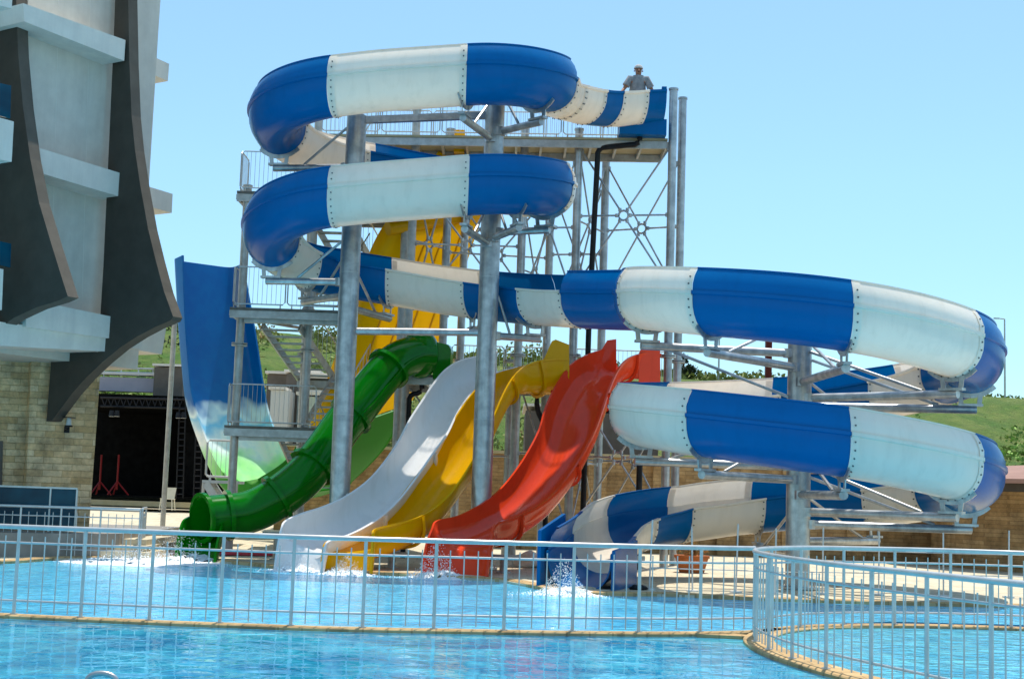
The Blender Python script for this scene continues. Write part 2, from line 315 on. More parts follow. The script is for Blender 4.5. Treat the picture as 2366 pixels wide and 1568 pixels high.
def at_s(s):
    s = max(0, min(SL[-1]-1e-4, s)); lo, hi = 0, len(SL)-1
    while hi-lo > 1:
        m = (lo+hi)//2
        if SL[m] <= s: lo = m
        else: hi = m
    f = (s-SL[lo])/max(1e-9, SL[hi]-SL[lo]); p = SP[lo].lerp(SP[hi], f)
    return Vector((p.x, p.y, zat(s)))
def frame(s):
    a = at_s(s-.12); b = at_s(s+.12); t = b-a; t.z = 0; t.normalize()
    return at_s(s), t, Vector((-t.y, t.x, 0))        # point, tangent, left
RAD, SV = .60, .14
def profile(h, grow=0.0, inner=True):
    r, th = RAD, .03+grow; ins = []; out = []
    if h > .05: ins += [(r+.035, h), (r+.03, h*.5), (r+.015, .05)]
    else: ins += [(r+.01, .03)]
    ins += [(r, 0), (r, -SV)]
    for k in range(1, 14): a = math.pi*k/14; ins.append((r*math.cos(a), -SV-r*math.sin(a)))
    ins += [(-r, -SV), (-r, 0), (-r-.01, .03)]
    R2 = r+th
    out += [(-r-.08-grow, .03), (-r-.08-grow, -.01), (-R2, -.03), (-R2, -SV)]
    for k in range(13, 0, -1): a = math.pi*k/14; out.append((R2*math.cos(a), -SV-R2*math.sin(a)))
    out += [(R2, -SV), (R2, -.05), (R2+.045, -.03), (R2+.045, .02)]
    if h > .05: out += [(R2+.012, .05), (R2+.02, h*.5), (R2+.025, h-.04), (R2+.05, h-.03), (R2+.05, h)]
    else: out += [(R2+.045, .03)]
    return ins, out
def sweep_s(bm, s0, s1, h, o, prof=None, step=.14):
    n = max(2, int((s1-s0)/step)); pr = prof
    rings = []
    for i in range(n+1):
        s = s0+(s1-s0)*i/n; c, t, l = frame(s)
        rings.append([bm.verts.new(c+l*(o*u)+Vector((0, 0, v))) for u, v in pr])
    m = len(pr)
    for a, b in zip(rings, rings[1:]):
        for k in range(m): bm.faces.new((a[k], a[(k+1) % m], b[(k+1) % m], b[k]))
    return rings
def caps(bm, ring, ni, no):
    """close the U-shaped end between inner and outer curve as quads"""
    ins = ring[:ni]; outs = ring[ni:][::-1]; i = j = 0
    while i < len(ins)-1 or j < len(outs)-1:
        if j >= len(outs)-1 or (i < len(ins)-1 and i/(len(ins)-1) <= j/(len(outs)-1)):
            bm.faces.new((ins[i], ins[i+1], outs[j])); i += 1
        else: bm.faces.new((ins[i], outs[j+1], outs[j])); j += 1
seams = [(.5, 1.1, 'blue'), (1.1, 2.1, 'white'), (2.1, 2.94, 'blue'), (2.94, 4.3, 'white'), (4.3, 6.25, 'white'), (6.25, 8.8, 'blue'), (8.8, 11.72, 'white'), (11.72, 14.7, 'blue'), (14.7, 17.5, 'white'), (17.5, 20.35, 'blue'), (20.35, 23.45, 'white'), (23.45, 25.8, 'blue'), (25.8, 28.75, 'white'), (28.75, 31.7, 'blue'), (31.7, 33.1, 'white'), (33.1, 35.15, 'blue'), (35.15, 37.3, 'white'), (37.3, 39.15, 'blue'), (39.15, 41.0, 'white'),
         (41.0, 44.3, 'blue'), (44.3, 46.5, 'white'), (46.5, 49.05, 'blue'), (49.05, 51.6, 'white'), (51.6, 55.0, 'blue'), (55.0, 56.9, 'white'), (56.9, 59.35, 'blue'), (59.35, 61.75, 'white'), (61.75, 64.7, 'blue'), (64.7, 67.35, 'white'), (67.35, 69.95, 'blue'), (69.95, 72.5, 'white'), (72.5, 76.2, 'blue'), (76.2, 78.0, 'white'), (78.0, 80.65, 'blue'), (80.65, 82.6, 'white'), (82.6, 84.15, 'blue'), (84.15, 86.3, 'white'), (86.3, 88.15, 'blue')]
slide = thing('spiral_water_slide', 'long blue and white striped spiral flume winding down from the tower in two double loops', 'water slide', at_s(88)*1.0)
slide.location.z = 0
for i, (a, b, col) in enumerate(seams):
    h = .02 if a < 6.2 else .48; o = 1 if a < 41 else -1
    ins, out = profile(0); bm = NB(); rg = sweep_s(bm, a+.004, b-.004, h, o, ins+out)
    caps(bm, rg[0], len(ins), len(out)); caps(bm, rg[-1], len(ins), len(out))
    if h > .1:          # raised outer wall: one thin translucent sheet leaning inward, with a beaded rim
        n = max(2, int((b-a)/.14)); wall = [(RAD+.035, .025), (RAD+.03, .16), (RAD-.03, .32), (RAD-.14, h)]; rw_ = []; rb_ = []
        for k in range(n+1):
            c, t, l = frame(a+.004+(b-a-.008)*k/n)
            rw_.append([bm.verts.new(c+l*(o*u)+Vector((0, 0, v))) for u, v in wall])
            rb_.append([bm.verts.new(c+l*(o*u)+Vector((0, 0, v))) for u, v in ((RAD-.165, h-.02), (RAD-.115, h-.02), (RAD-.115, h+.012), (RAD-.165, h+.012))])
        mi = 1 if (col == 'white' and 39 < a < 40) else 0
        for r1, r2 in zip(rw_, rw_[1:]):
            for k in range(3): bm.faces.new((r1[k], r1[k+1], r2[k+1], r2[k])).material_index = mi
        for r1, r2 in zip(rb_, rb_[1:]):
            for k in range(4): bm.faces.new((r1[k], r1[(k+1) % 4], r2[(k+1) % 4], r2[k])).material_index = mi
    sec = obj('flume_section', bm, (M[col], M['blue']), slide, 40, label=col+' section of the flume')
    # bolted collars at both ends, standing proud of the shell, on the white sections
    if col == 'white':
        for e in (a, b):
            q0, q1 = (e-.01, e+.13) if e == a else (e-.13, e+.01)
            _, po = profile(0, .014); bm = NB(); rings = []
            if h > .1 and not 39 < a < 40: po = po[:-3]+[(RAD+.052, -.035), (RAD+.05, .16), (RAD-.012, .32), (RAD-.10, h-.03)]
            for s in (q0, (q0+q1)/2, q1):
                c, t, l = frame(s); rings.append([bm.verts.new(c+l*(o*u)+Vector((0, 0, v))) for u, v in po])
            for r1, r2 in zip(rings, rings[1:]):
                for k in range(len(po)-1): bm.faces.new((r1[k], r1[k+1], r2[k+1], r2[k]))
            nf = len(bm.faces); s = (q0+q1)/2; c, t, l = frame(s)
            L = [0]
            for p, q in zip(po, po[1:]): L.append(L[-1]+math.dist(p, q))
            d = .12
            while d < L[-1]-.1:
                j = max(k for k in range(len(L)) if L[k] <= d); f = (d-L[j])/(L[j+1]-L[j]) if j+1 < len(L) else 0
                u = po[j][0]+(po[j+1][0]-po[j][0])*f; v = po[j][1]+(po[j+1][1]-po[j][1])*f
                pp = c+l*(o*u)+Vector((0, 0, v)); cen = c+Vector((0, 0, -SV if v < -SV else v))
                nrm = (pp-cen).normalized()
                tube(bm, [pp-nrm*.01, pp+nrm*.018], .016, 6)
                d += .15
            bm.faces.ensure_lookup_table()
            for f in bm.faces[nf:]: f.material_index = 1
            obj('joint_collar', bm, (M['white'], M['bolt']), sec, 40)
# exit trough of the spiral
def loft(bm, L, Rr, dep, n=6, ex=2.6, th=.03, lip=.05, m=16, outward=True):
    """open channel between two rim polylines; dep = depth per station"""
    Ls = crspline(L, n); Rs = crspline(Rr, n); ds = []
    for i in range(len(dep)-1):
        for j in range(n): ds.append(dep[i]+(dep[i+1]-dep[i])*j/n)
    ds.append(dep[-1]); rings = []; N = len(Ls); stn = []
    for i in range(N):
        w = Rs[i]-Ls[i]; t = ((Ls[min(i+1, N-1)]+Rs[min(i+1, N-1)])-(Ls[max(i-1, 0)]+Rs[max(i-1, 0)]))
        wn = w.normalized(); t = (t-wn*t.dot(wn)).normalized(); dn = t.cross(wn).normalized()
        if dn.z > 0 or abs(dn.z) < 1e-3 and False: dn = -dn
        if i > 2 and dn.dot(prevd) < 0: dn = -dn
        prevd = dn
        c = (Ls[i]+Rs[i])/2; a = w.length/2; ring = []
        pr = []
        for k in range(m+1):
            q = math.pi*k/m; cx, sy = math.cos(q), math.sin(q)
            pr.append((-math.copysign(abs(cx)**(2/ex), cx), sy**(2/ex)))
        for u, v in pr: ring.append(c+wn*(u*a)+dn*(v*ds[i]))
        outr = [c+wn*(a+lip), c+wn*(a+lip)+dn*.05, c+wn*(a+th)+dn*.06]
        for u, v in pr[::-1][1:-1]: outr.append(c+wn*(u*(a+th))+dn*(v*(ds[i]+th)))
        outr += [c-wn*(a+th)+dn*.06, c-wn*(a+lip)+dn*.05, c-wn*(a+lip)]
        stn.append((c.copy(), wn.copy(), dn.copy(), t.copy(), a, ds[i]))
        rings.append([bm.verts.new(p) for p in ring+outr])
    M_ = len(rings[0])
    for a, b in zip(rings, rings[1:]):
        for k in range(M_): bm.faces.new((a[k], a[(k+1) % M_], b[(k+1) % M_], b[k]))
    for r in (rings[0], rings[-1]): caps(bm, r, m+1, M_-m-1)
    return stn
# the exit: L rim (image left), R rim
ca, ta, la = frame(86.7); cb_, tb, lb = frame(88.1)
for sg, za, zb in ((-1, .50, .42), (1, .03, .10)):
    bm = NB(); off = .70; A_ = ca+la*(sg*off); B_ = cb_+lb*(sg*off)+tb*.25; M_ = (A_+B_)/2+la*(sg*.03)
    ps = [Vector((A_.x, A_.y, -.4)), Vector((A_.x, A_.y, ca.z+za)), Vector((M_.x, M_.y, (ca.z+cb_.z)/2+(za+zb)/2-.02)), Vector((B_.x, B_.y, cb_.z+zb)), Vector((B_.x, B_.y, -.4))]
    poly_prism(bm, ps, lb*(sg*.07)); bmesh.ops.bevel(bm, geom=bm.edges[:], offset=.015, segments=2); obj('exit_cheek', bm, M['blue'], slide, 40, label='plain blue side wall of the exit')
# ------------------------------------------------------------------ columns with arms
def column(x, y, z0, z1, r, label, group=None, mat='galv', name='support_column'):
    t = thing(name, label, 'column', (x, y, z0), group)
    bm = NB(); tube(bm, [(x, y, z0), (x, y, z1)], r, 28); obj('pole', bm, M[mat], t)
    return t
def arms(t, cx, cy, r, slist, ztop):
    for s in slist:
        c, tn, l = frame(s); d = Vector((c.x-cx, c.y-cy, 0)); dist = d.length; d.normalize()
        zb = c.z-SV-RAD-.05; ah = zb-.30
        if ah < .3: continue
        bm = NB(); zst = min(ah, ztop-.3) ; p0 = Vector((cx, cy, zst))+d*(r-.02); tip = Vector((c.x, c.y, ah))+d*.12
        tube(bm, [p0, tip], .085, 12); a = obj('support_arm', bm, M['galv'], t)
        bm = NB()
        for sg in (-1, 1): obox(bm, Vector((c.x, c.y, ah+.06))+d*(.17*sg), Vector((c.x, c.y, zb+.02))+d*(.2*sg), .09, .025, up=tn)
        obox(bm, Vector((c.x, c.y, ah+.09))-d*.24, Vector((c.x, c.y, ah+.09))+d*.24, .16, .05)
        pts = []
        for k in range(9):
            q = R_(225+90*k/8); pts.append(c+Vector((0, 0, -SV))+d*(math.cos(q)*(RAD+.055))+Vector((0, 0, math.sin(q)*(RAD+.055))))
        for p, q in zip(pts, pts[1:]): obox(bm, p, q, .13, .03, up=tn)
        obj('saddle', bm, M['galv'], a)
        bm = NB(); disc(bm, p0-Vector((0, 0, .09)), .13, .18, 10); obj('arm_socket', bm, M['galv'], a)
        if zst+1.0 < ztop:
            bm = NB(); tube(bm, [Vector((cx, cy, zst+.95))+d*r, tip-d*.75+Vector((0, 0, .08))], .032, 8); obj('tie_rod', bm, M['galv'], a)
        elif dist > 1.2:
            bm = NB(); tube(bm, [Vector((cx, cy, zst-.9))+d*r, tip-d*.6-Vector((0, 0, .06))], .032, 8); obj('tie_rod', bm, M['galv'], a)
X1 = PX(805, 700, YL); X2 = PX(1128, 700, YL); X3 = PX(1846, 1000, YR)
c1 = column(X1, YL, 0, P(826, 268, YL).z, .232, 'thick galvanised steel column holding the left end of the upper loops', 'steel columns carrying the spiral slide')
arms(c1, X1, YL, .232, [14.7, 17.5, 31.7, 33.1, 35.15], P(826, 268, YL).z+.6)
c2 = column(X2, YL, 0, P(1147, 245, YL).z, .232, 'thick galvanised steel column holding the right end of the upper loops, in front of the white flume', 'steel columns carrying the spiral slide')
arms(c2, X2, YL, .232, [6.9, 8.8, 20.35, 23.45, 24.6, 25.8, 37.3, 39.15], P(1147, 245, YL).z+.6)
bm = NB(); tube(bm, [(X1+.2, YL, P(830, 765, YL).z), (X2-.2, YL, P(1100, 768, YL).z)], .085, 12)
obj('tie_beam', bm, M['galv'], c1)
bm = NB(); obox(bm, (X1+.1, YL, P(835, 278, YL).z), (X2-.1, YL, P(1120, 266, YL).z), .14, .16); obj('tie_beam', bm, M['galv'], c1)
c3 = column(X3, YR, 0, P(1853, 770, YR).z, .245, 'thick galvanised steel column standing alone in the middle of the right-hand loops', 'steel columns carrying the spiral slide')
arms(c3, X3, YR, .245, [44.3, 46.5, 49.05, 51.6, 53.6, 59.35, 56.9, 61.75, 64.9, 67.35, 69.95, 72.5, 75.0, 78.0, 80.65], P(1853, 770, YR).z+.5)
for t, x, y, r in ((c1, X1, YL, .232), (c2, X2, YL, .232), (c3, X3, YR, .245)):
    bm = NB(); disc(bm, (x, y, 0.01), .42, .04, 24)
    for k in range(8): tube(bm, [(x+.35*math.cos(k*.785), y+.35*math.sin(k*.785), .05), (x+.35*math.cos(k*.785), y+.35*math.sin(k*.785), .12)], .02, 6)
    obj('base_plate', bm, M['galv'], t)
    for zz in (2.6, 5.1) if t is c3 else (3.4, 6.7):
        if zz < 9 and not (t is c3 and zz > 5):
            bm = NB(); disc(bm, (x, y, zz), r+.006, .012, 28); obj('weld_seam', bm, M['galvw'], t)
# ------------------------------------------------------------------ body slides
def splash(px, py, w, h, n, dx=0, dy=-1, label='', seed=1):
    random.seed(seed); g = G(px, py, -.045); bm = NB()
    # low foam mound
    nu, nv = 26, 16; gr = []
    for i in range(nu):
        row = []
        for j in range(nv):
            u = i/(nu-1)*2-1; v = j/(nv-1)*2-1; rr = max(0, 1-math.hypot(u, v))
            zz = rr**.8*h*.22*(random.random()*1.2+.15) - (0.0 if rr > 0 else .03)
            row.append(bm.verts.new((g.x+u*w+random.uniform(-.05, .05), g.y+v*w*1.0+random.uniform(-.05, .05), -.045+zz)))
        gr.append(row)
    for i in range(nu-1):
        for j in range(nv-1):
            if random.random() < .93: bm.faces.new((gr[i][j], gr[i+1][j], gr[i+1][j+1], gr[i][j+1]))
    for k in range(int(n*3)):
        a = random.random()**.6; q_ = random.gauss(0, 1); x = g.x+q_*w*.5+dx*a; y = g.y+random.gauss(0, w*.4)+dy*a*.6; z = -.05+h*random.random()**3*math.exp(-q_*q_*1.2)
        r = random.uniform(.004, .012)*(1.5 if z < .06 else .9); m = Matrix.Translation((x, y, z)) @ Matrix.Rotation(random.random()*3, 4, 'X')
        vs = [bm.verts.new(m @ Vector(q)*1.0) for q in ((r, 0, 0), (0, r, 0), (-r, 0, 0), (0, -r, 0), (0, 0, r*1.3), (0, 0, -r*1.3))]
        for i, j in ((0, 1), (1, 2), (2, 3), (3, 0)): bm.faces.new((vs[i], vs[j], vs[4])); bm.faces.new((vs[j], vs[i], vs[5]))
    tag(obj('splash', bm, M['foam'], None, 50), label, 'splash', 'white water where the slides meet the pool')
def flume(name, label, col, L, Rr, dep, ex=2.6, n=6):
    t = thing(name, label, 'water slide', (Vector(L[-1])*.5+Vector(Rr[-1])*.5)); t.location.z = 0
    bm = NB(); st_ = loft(bm, L, Rr, dep, n=n, ex=ex); ch = obj('channel', bm, M[col], t, 40)
    for i in range(14, len(st_)-22, 17):
        c, wn, dn, tt_, a, d = st_[i]; bm = NB(); rr_ = []
        for e in (-.03, .03):
            for g_ in (.031, .10):
                rr_.append([bm.verts.new(c+tt_*e+wn*(-math.copysign(abs(math.cos(math.pi*k/20))**(2/ex), math.cos(math.pi*k/20))*(a+g_))+dn*(max(0, math.sin(math.pi*k/20))**(2/ex)*(d+g_)+.02)) for k in range(21)])
        o4 = [rr_[0], rr_[1], rr_[3], rr_[2]]
        for p, q in zip(o4, o4[1:]+o4[:1]):
            for k in range(20): bm.faces.new((p[k], p[k+1], q[k+1], q[k]))
        obj('joint_flange', bm, M[col], t, 30)
    return t
def PL(lst, k=0.0):
    n = len(lst)-1; return [P(a, b, y-k*min(1, (i/n)*1.15)**1.3) for i, (a, b, y) in enumerate(lst)]
# --- red
red = flume('open_flume_slide', 'bright red open flume curving down from the tower to the pool', 'red',
    PL([(1424, 806, 36.9), (1402, 806, 36.75), (1384, 810, 36.6), (1353, 822, 36.3), (1318, 845, 36.0), (1285, 893, 35.6), (1262, 943, 35.2), (1246, 996, 34.8), (1209, 1064, 34.2), (1163, 1124, 33.6), (1118, 1161, 33.0), (1062, 1190, 32.4), (1012, 1202, 31.9), (1000, 1222, 31.7), (986, 1262, 31.5), (976, 1328, 31.3)], .8),
    PL([(1524, 816, 36.5), (1500, 814, 36.3), (1478, 816, 36.1), (1448, 828, 35.7), (1424, 855, 35.3), (1404, 900, 34.9), (1388, 948, 34.5), (1367, 1003, 34.1), (1329, 1073, 33.5), (1284, 1132, 32.9), (1246, 1165, 32.4), (1192, 1193, 31.7), (1146, 1207, 31.2), (1134, 1232, 30.95), (1127, 1282, 30.75), (1119, 1346, 30.6)], .8),
    [.7, .7, .7, .68, .65, .6, .6, .6, .6, .6, .6, .62, .62, .55, .42, .35])
# --- yellow
yel = flume('open_flume_slide', 'golden yellow open flume between the white and the red one', 'yellow',
    PL([(1285, 838, 36.8), (1255, 838, 36.7), (1218, 842, 36.5), (1188, 850, 36.3), (1150, 861, 36.0), (1122, 878, 35.75), (1096, 905, 35.5), (1058, 958, 35.1), (1025, 1020, 34.7), (967, 1096, 34.0), (909, 1170, 33.35), (862, 1206, 32.9), (815, 1232, 32.55), (772, 1243, 32.2), (752, 1256, 32.0), (746, 1290, 31.9), (742, 1330, 31.8)], 1.4),
    PL([(1314, 828, 35.8), (1280, 828, 35.7), (1254, 831, 35.65), (1232, 836, 35.6), (1208, 847, 35.5), (1184, 870, 35.25), (1163, 905, 34.95), (1138, 962, 34.55), (1110, 1028, 34.15), (1062, 1108, 33.5), (1014, 1163, 33.0), (962, 1195, 32.5), (905, 1210, 32.15), (864, 1221, 31.8), (858, 1240, 31.6), (856, 1285, 31.5), (853, 1332, 31.4)], 1.4),
    [.85, .85, .82, .72, .63, .6, .6, .6, .6, .6, .6, .6, .6, .58, .5, .4, .32])
# --- white
whi = flume('open_flume_slide', 'white open flume beside the green tube, with a patch of sunlight on its bed', 'flumewhite',
    PL([(1150, 812, 37.1), (1120, 822, 36.8), (1093, 826, 36.5), (1060, 836, 36.2), (1030, 856, 35.9), (1004, 886, 35.7), (980, 922, 35.5), (950, 968, 35.2), (922, 1020, 34.9), (888, 1070, 34.5), (850, 1112, 34.2), (800, 1147, 33.85), (750, 1170, 33.55), (700, 1186, 33.3), (662, 1203, 33.1), (652, 1222, 32.95), (643, 1265, 32.8), (636, 1318, 32.7)], 2.2),
    PL([(1195, 846, 36.4), (1180, 850, 36.3), (1146, 860, 36.0), (1118, 876, 35.8), (1090, 904, 35.5), (1068, 932, 35.3), (1050, 962, 35.1), (1030, 1002, 34.8), (1000, 1044, 34.4), (962, 1098, 34.0), (922, 1150, 33.55), (880, 1190, 33.1), (838, 1217, 32.75), (797, 1236, 32.45), (762, 1246, 32.2), (750, 1258, 32.1), (744, 1288, 32.0), (738, 1330, 31.9)], 1.9),
    [.7, .65, .6, .6, .6, .62, .62, .62, .62, .62, .62, .62, .62, .6, .55, .5, .4, .32])
for t, mat, pts in ((red, 'red', [(1384, 812, 36.62), (1391, 806, 36.66), (1403, 786, 36.72), (1424, 783, 36.8), (1424, 872, 36.8), (1384, 872, 36.62)]), (red, 'red', [(1476, 816, 36.05), (1486, 795, 36.1), (1496, 787, 36.15), (1525, 787, 36.35), (1526, 886, 36.35), (1476, 886, 36.05)]), (yel, 'yellow', [(1253, 833, 35.6), (1258, 826, 35.61), (1275, 788, 35.65), (1284, 784, 35.67), (1315, 796, 35.75), (1315, 858, 35.75), (1253, 858, 35.6)])):
    bm = NB(); ps = PL(pts); poly_prism(bm, ps, Vector((0, .07, 0))); obj('entry_wall', bm, M[mat], t, 0)
# --- green tube
gt = thing('tube_slide', 'dark green enclosed tube slide snaking down to the pool at the left', 'water slide', (G(470, 1300).x, G(470, 1300).y, 0))
tp = crspline(PL([(985, 822, 36.7), (950, 822, 36.4), (908, 842, 36.0), (868, 886, 35.6), (830, 936, 35.25), (790, 985, 34.95), (744, 1050, 34.5), (700, 1103, 34.15), (640, 1150, 33.85), (575, 1182, 33.65), (486, 1194, 33.3), (468, 1196, 33.2)]), 8)
rT = .50
def hollow(bm, pts, r, th, n=28):
    o_ = tube(bm, pts, r, n, cap=False); i_ = tube(bm, pts, r-th, n, cap=False)
    for a, b in ((o_[0], i_[0]), (o_[-1], i_[-1])):
        for k in range(n): bm.faces.new((a[k], a[(k+1) % n], b[(k+1) % n], b[k]))
cuts = [0, 18, 36, 52, 64, 76, len(tp)-1]
for a, b in zip(cuts, cuts[1:]):
    bm = NB(); hollow(bm, tp[a:b+1], rT, .03); obj('tube_section', bm, M['green'], gt, 40)
for k in cuts[1:]:
    d = (tp[min(k+1, len(tp)-1)]-tp[k-1]).normalized(); bm = NB()
    hollow(bm, [tp[k]-d*.05, tp[k], tp[k]+d*.05], rT+.09, .085); obj('flange_ring', bm, M['green'], gt, 40)
# side seam flange running along the tube
for sgn in (-1, 1):
    bm = NB(); sp_ = []
    for i in range(1, len(tp)-1):
        t = (tp[i+1]-tp[i-1]).normalized(); s = t.cross(Vector((0, 0, 1))).normalized(); sp_.append(tp[i]+s*(sgn*(rT+.02)))
    for p, q in zip(sp_, sp_[1:]): obox(bm, p, q, .07, .03)
    obj('seam_flange', bm, M['green'], gt, 0)
# hood at the tube's start
bm = NB(); A = P(1000, 830, 36.9)
hz = P(985, 760, 36.6).z; bz = P(985, 880, 36.6).z
hc_ = P(970, 818, 36.45); bmesh.ops.create_icosphere(bm, subdivisions=4, radius=1)
for v in bm.verts: v.co = Vector((hc_.x+v.co.x*.48, 36.6+v.co.y*.5, hc_.z+.02+math.copysign(abs(v.co.z)**.85, v.co.z)*.64))
obj('entry_hood', bm, M['green'], gt, 60)
bm = NB(); q0 = P(1004, 786, 36.5); q1 = P(1040, 800, 36.7)
ps = [P(1000, 788, 36.45), P(1036, 796, 36.7), P(1042, 806, 36.75), P(1040, 852, 36.75), P(1030, 866, 36.7), P(1000, 876, 36.5)]
poly_prism(bm, ps, Vector((.05, .35, 0))); obj('entry_wall', bm, M['green'], gt, 30)
# open trough under the tube mouth
bm = NB(); loft(bm, PL([(440, 1192, 33.55), (424, 1204, 33.3), (414, 1240, 33.05), (407, 1290, 32.9), (404, 1322, 32.8)]), PL([(520, 1196, 33.1), (512, 1206, 32.95), (502, 1240, 32.75), (494, 1282, 32.6), (490, 1326, 32.5)]), [.5, .5, .45, .38, .3], ex=3)
obj('exit_trough', bm, M['green'], gt, 40)
# --- boomerang half pipe
bo = thing('half_pipe_slide', 'half-pipe ride with a yellow drop, green dip and tall blue wall painted with clouds', 'water slide', (G(600, 1180).x, 41, 0))
bL = PL([(1015, 350, 38.6), (958, 440, 39.1), (905, 500, 39.3), (868, 560, 39.5), (838, 640, 39.7), (800, 760, 40.1), (758, 880, 40.5), (715, 985, 40.8), (665, 1060, 41.1), (600, 1105, 41.5), (545, 1110, 41.9), (505, 1070, 42.2), (470, 990, 42.5), (447, 915, 42.6), (438, 840, 42.7), (431, 750, 42.8), (427, 660, 42.9), (425, 590, 42.95)])
bR = PL([(1135, 330, 40.2), (1120, 400, 40.5), (1100, 470, 40.8), (1077, 545, 41.0), (1050, 630, 41.2), (1014, 730, 41.5), (976, 820, 41.9), (935, 910, 42.2), (880, 1000, 42.5), (805, 1080, 42.9), (730, 1105, 43.3), (680, 1080, 43.7), (645, 1020, 44.0), (620, 955, 44.2), (605, 880, 44.3), (590, 780, 44.4), (574, 690, 44.5), (560, 609, 44.6)])
for nm, a, b, mat, lb in (('ramp_section', 0, 7, 'rampyellow', 'yellow steep drop'), ('ramp_section', 7, 9, 'lgreen', 'green lower drop'), ('painted_wall', 9, 17, 'mural', 'blue wall with painted clouds and meadow')):
    bm = NB(); loft(bm, bL[a:b+1], bR[a:b+1], [.55]*(b-a+1), n=8, ex=7, th=.05, lip=.06, m=20); obj(nm, bm, M[mat], bo, 40, label=lb)
for k, f in enumerate((.22, .42, .6, .8)):       # stiffening ribs under the yellow drop
    bm = NB(); pts = [l.lerp(r, f) for l, r in zip(crspline(bL[2:8], 4), crspline(bR[2:8], 4))]
    pp = []
    for i, p in enumerate(pts):
        t = (pts[min(i+1, len(pts)-1)]-pts[max(i-1, 0)]).normalized(); w = (bR[4]-bL[4]).normalized(); dn = t.cross(w).normalized()
        if dn.z > 0: dn = -dn
        pp.append(p+dn*.60)
    tube(bm, pp, .03, 6); obj('stiffening_rib', bm, M['yellow'], bo)
bm = NB(); ta = bL[2].lerp(bR[2], .02)+Vector((-.1, -.5, -.45)); tb = bL[2].lerp(bR[2], 1.0)+Vector((.1, -.5, -.4)); tube(bm, [ta, tb], .2, 16); obj('joint_roll', bm, M['yellow'], bo)
bm = NB(); box(bm, PX(1050, 320, 38.4), PX(1074, 320, 38.4), 38.3, 39.0, 11.0, P(1060, 302, 38.4).z); obj('entry_wall', bm, M['yellow'], bo, 0)
bm = NB()
for (a, b) in (((424, 800, 42.6), (420, 1170, 42.6)), ((470, 1150, 42.4), (500, 1040, 42.4)), ((640, 1110, 43.6), (640, 1170, 43.6))):
    pass
bm.free()
# painted flowers low on the wall's left edge
bm = NB(); random.seed(3)
for k in range(9):
    c = P(random.uniform(492, 540), random.uniform(1018, 1092), 41.6)
    for j in range(5):
        a = j*1.2566+k; pts = [c+Vector((.03*math.cos(a+q), .0, .03*math.sin(a+q)))*1.2+Vector((.07*math.cos(a), 0, .07*math.sin(a))) for q in (0, 1.57, 3.14, 4.71)]
        poly_prism(bm, pts, Vector((0, .02, 0)))
bm.free()
# ------------------------------------------------------------------ slide tower
tw = thing('slide_tower', 'tall galvanised steel stair tower with platforms the slides start from', 'tower', (P(1330, 1000, 37.2).x, 37.2, 0))
ZT, ZM = P(1546, 319, 36.6).z, 4.72
def tcol(px, py, Y, ztop, r=.11, z0=0):
    x = PX(px, py, Y); bm = NB(); tube(bm, [(x, Y, z0), (x, Y, ztop)], r, 18)
    disc(bm, (x, Y, ztop-.02), r+.02, .05, 16)
    for zz in (5.35,):
        disc(bm, (x, Y, zz), r+.1, .025, 14); disc(bm, (x, Y, zz+.05), r+.1, .025, 14)
    o = obj('post', bm, M['galvw'] if px < 1000 else M['galv'], tw); return x
T = {}
for key, px, py, Y, yt in (('a', 1546, 700, 36.6, 207), ('b', 1568, 700, 37.9, 228), ('c', 1331, 564, 37.2, 300), ('d', 1396, 533, 38.9, 345), ('e', 1269, 594, 39.3, 345), ('f', 1204, 594, 37.6, 290), ('g', 1031, 579, 38.9, 300), ('h', 952, 533, 37.7, 255), ('i', 936, 533, 39.1, 345), ('j', 1071, 609, 39.8, 345), ('k', 553, 800, 37.2, 430), ('l', 711, 684, 39.4, 300), ('m', 1180, 880, 39.4, 850), ('n', 736, 290, 38.2, 262)):
    T[key] = (tcol(px, py, Y, P(px, yt, Y).z, .11), Y)
def slab(x0, x1, y0, y1, z, name='platform_deck', beams=True, mat='deckm', skew=0.0):
    bm = NB()
    pts = [Vector((x0, y0, z-.06)), Vector((x1, y0-skew, z-.06)), Vector((x1, y1-skew, z-.06)), Vector((x0, y1, z-.06))]
    poly_prism(bm, pts, Vector((0, 0, .06))); o = obj(name, bm, M[mat], tw, 0)
    if beams:
        bm = NB()
        for yy in (0, 1):
            a = pts[0] if yy == 0 else pts[3]; b = pts[1] if yy == 0 else pts[2]; dz = Vector((0, .06 if yy == 0 else -.06, -.11))
            obox(bm, a+dz, b+dz, .07, .2)
        n = max(2, int((x1-x0)/.62))
        for k in range(n+1):
            f = k/n; a = pts[0].lerp(pts[1], f)+Vector((0, .1, -.08)); b = pts[3].lerp(pts[2], f)+Vector((.0, -.1, -.08))
            obox(bm, a, b, .06, .14)
        obj('joists', bm, M['galvw'], o, 0)
    return o
xa = T['a'][0]; xb = T['b'][0]
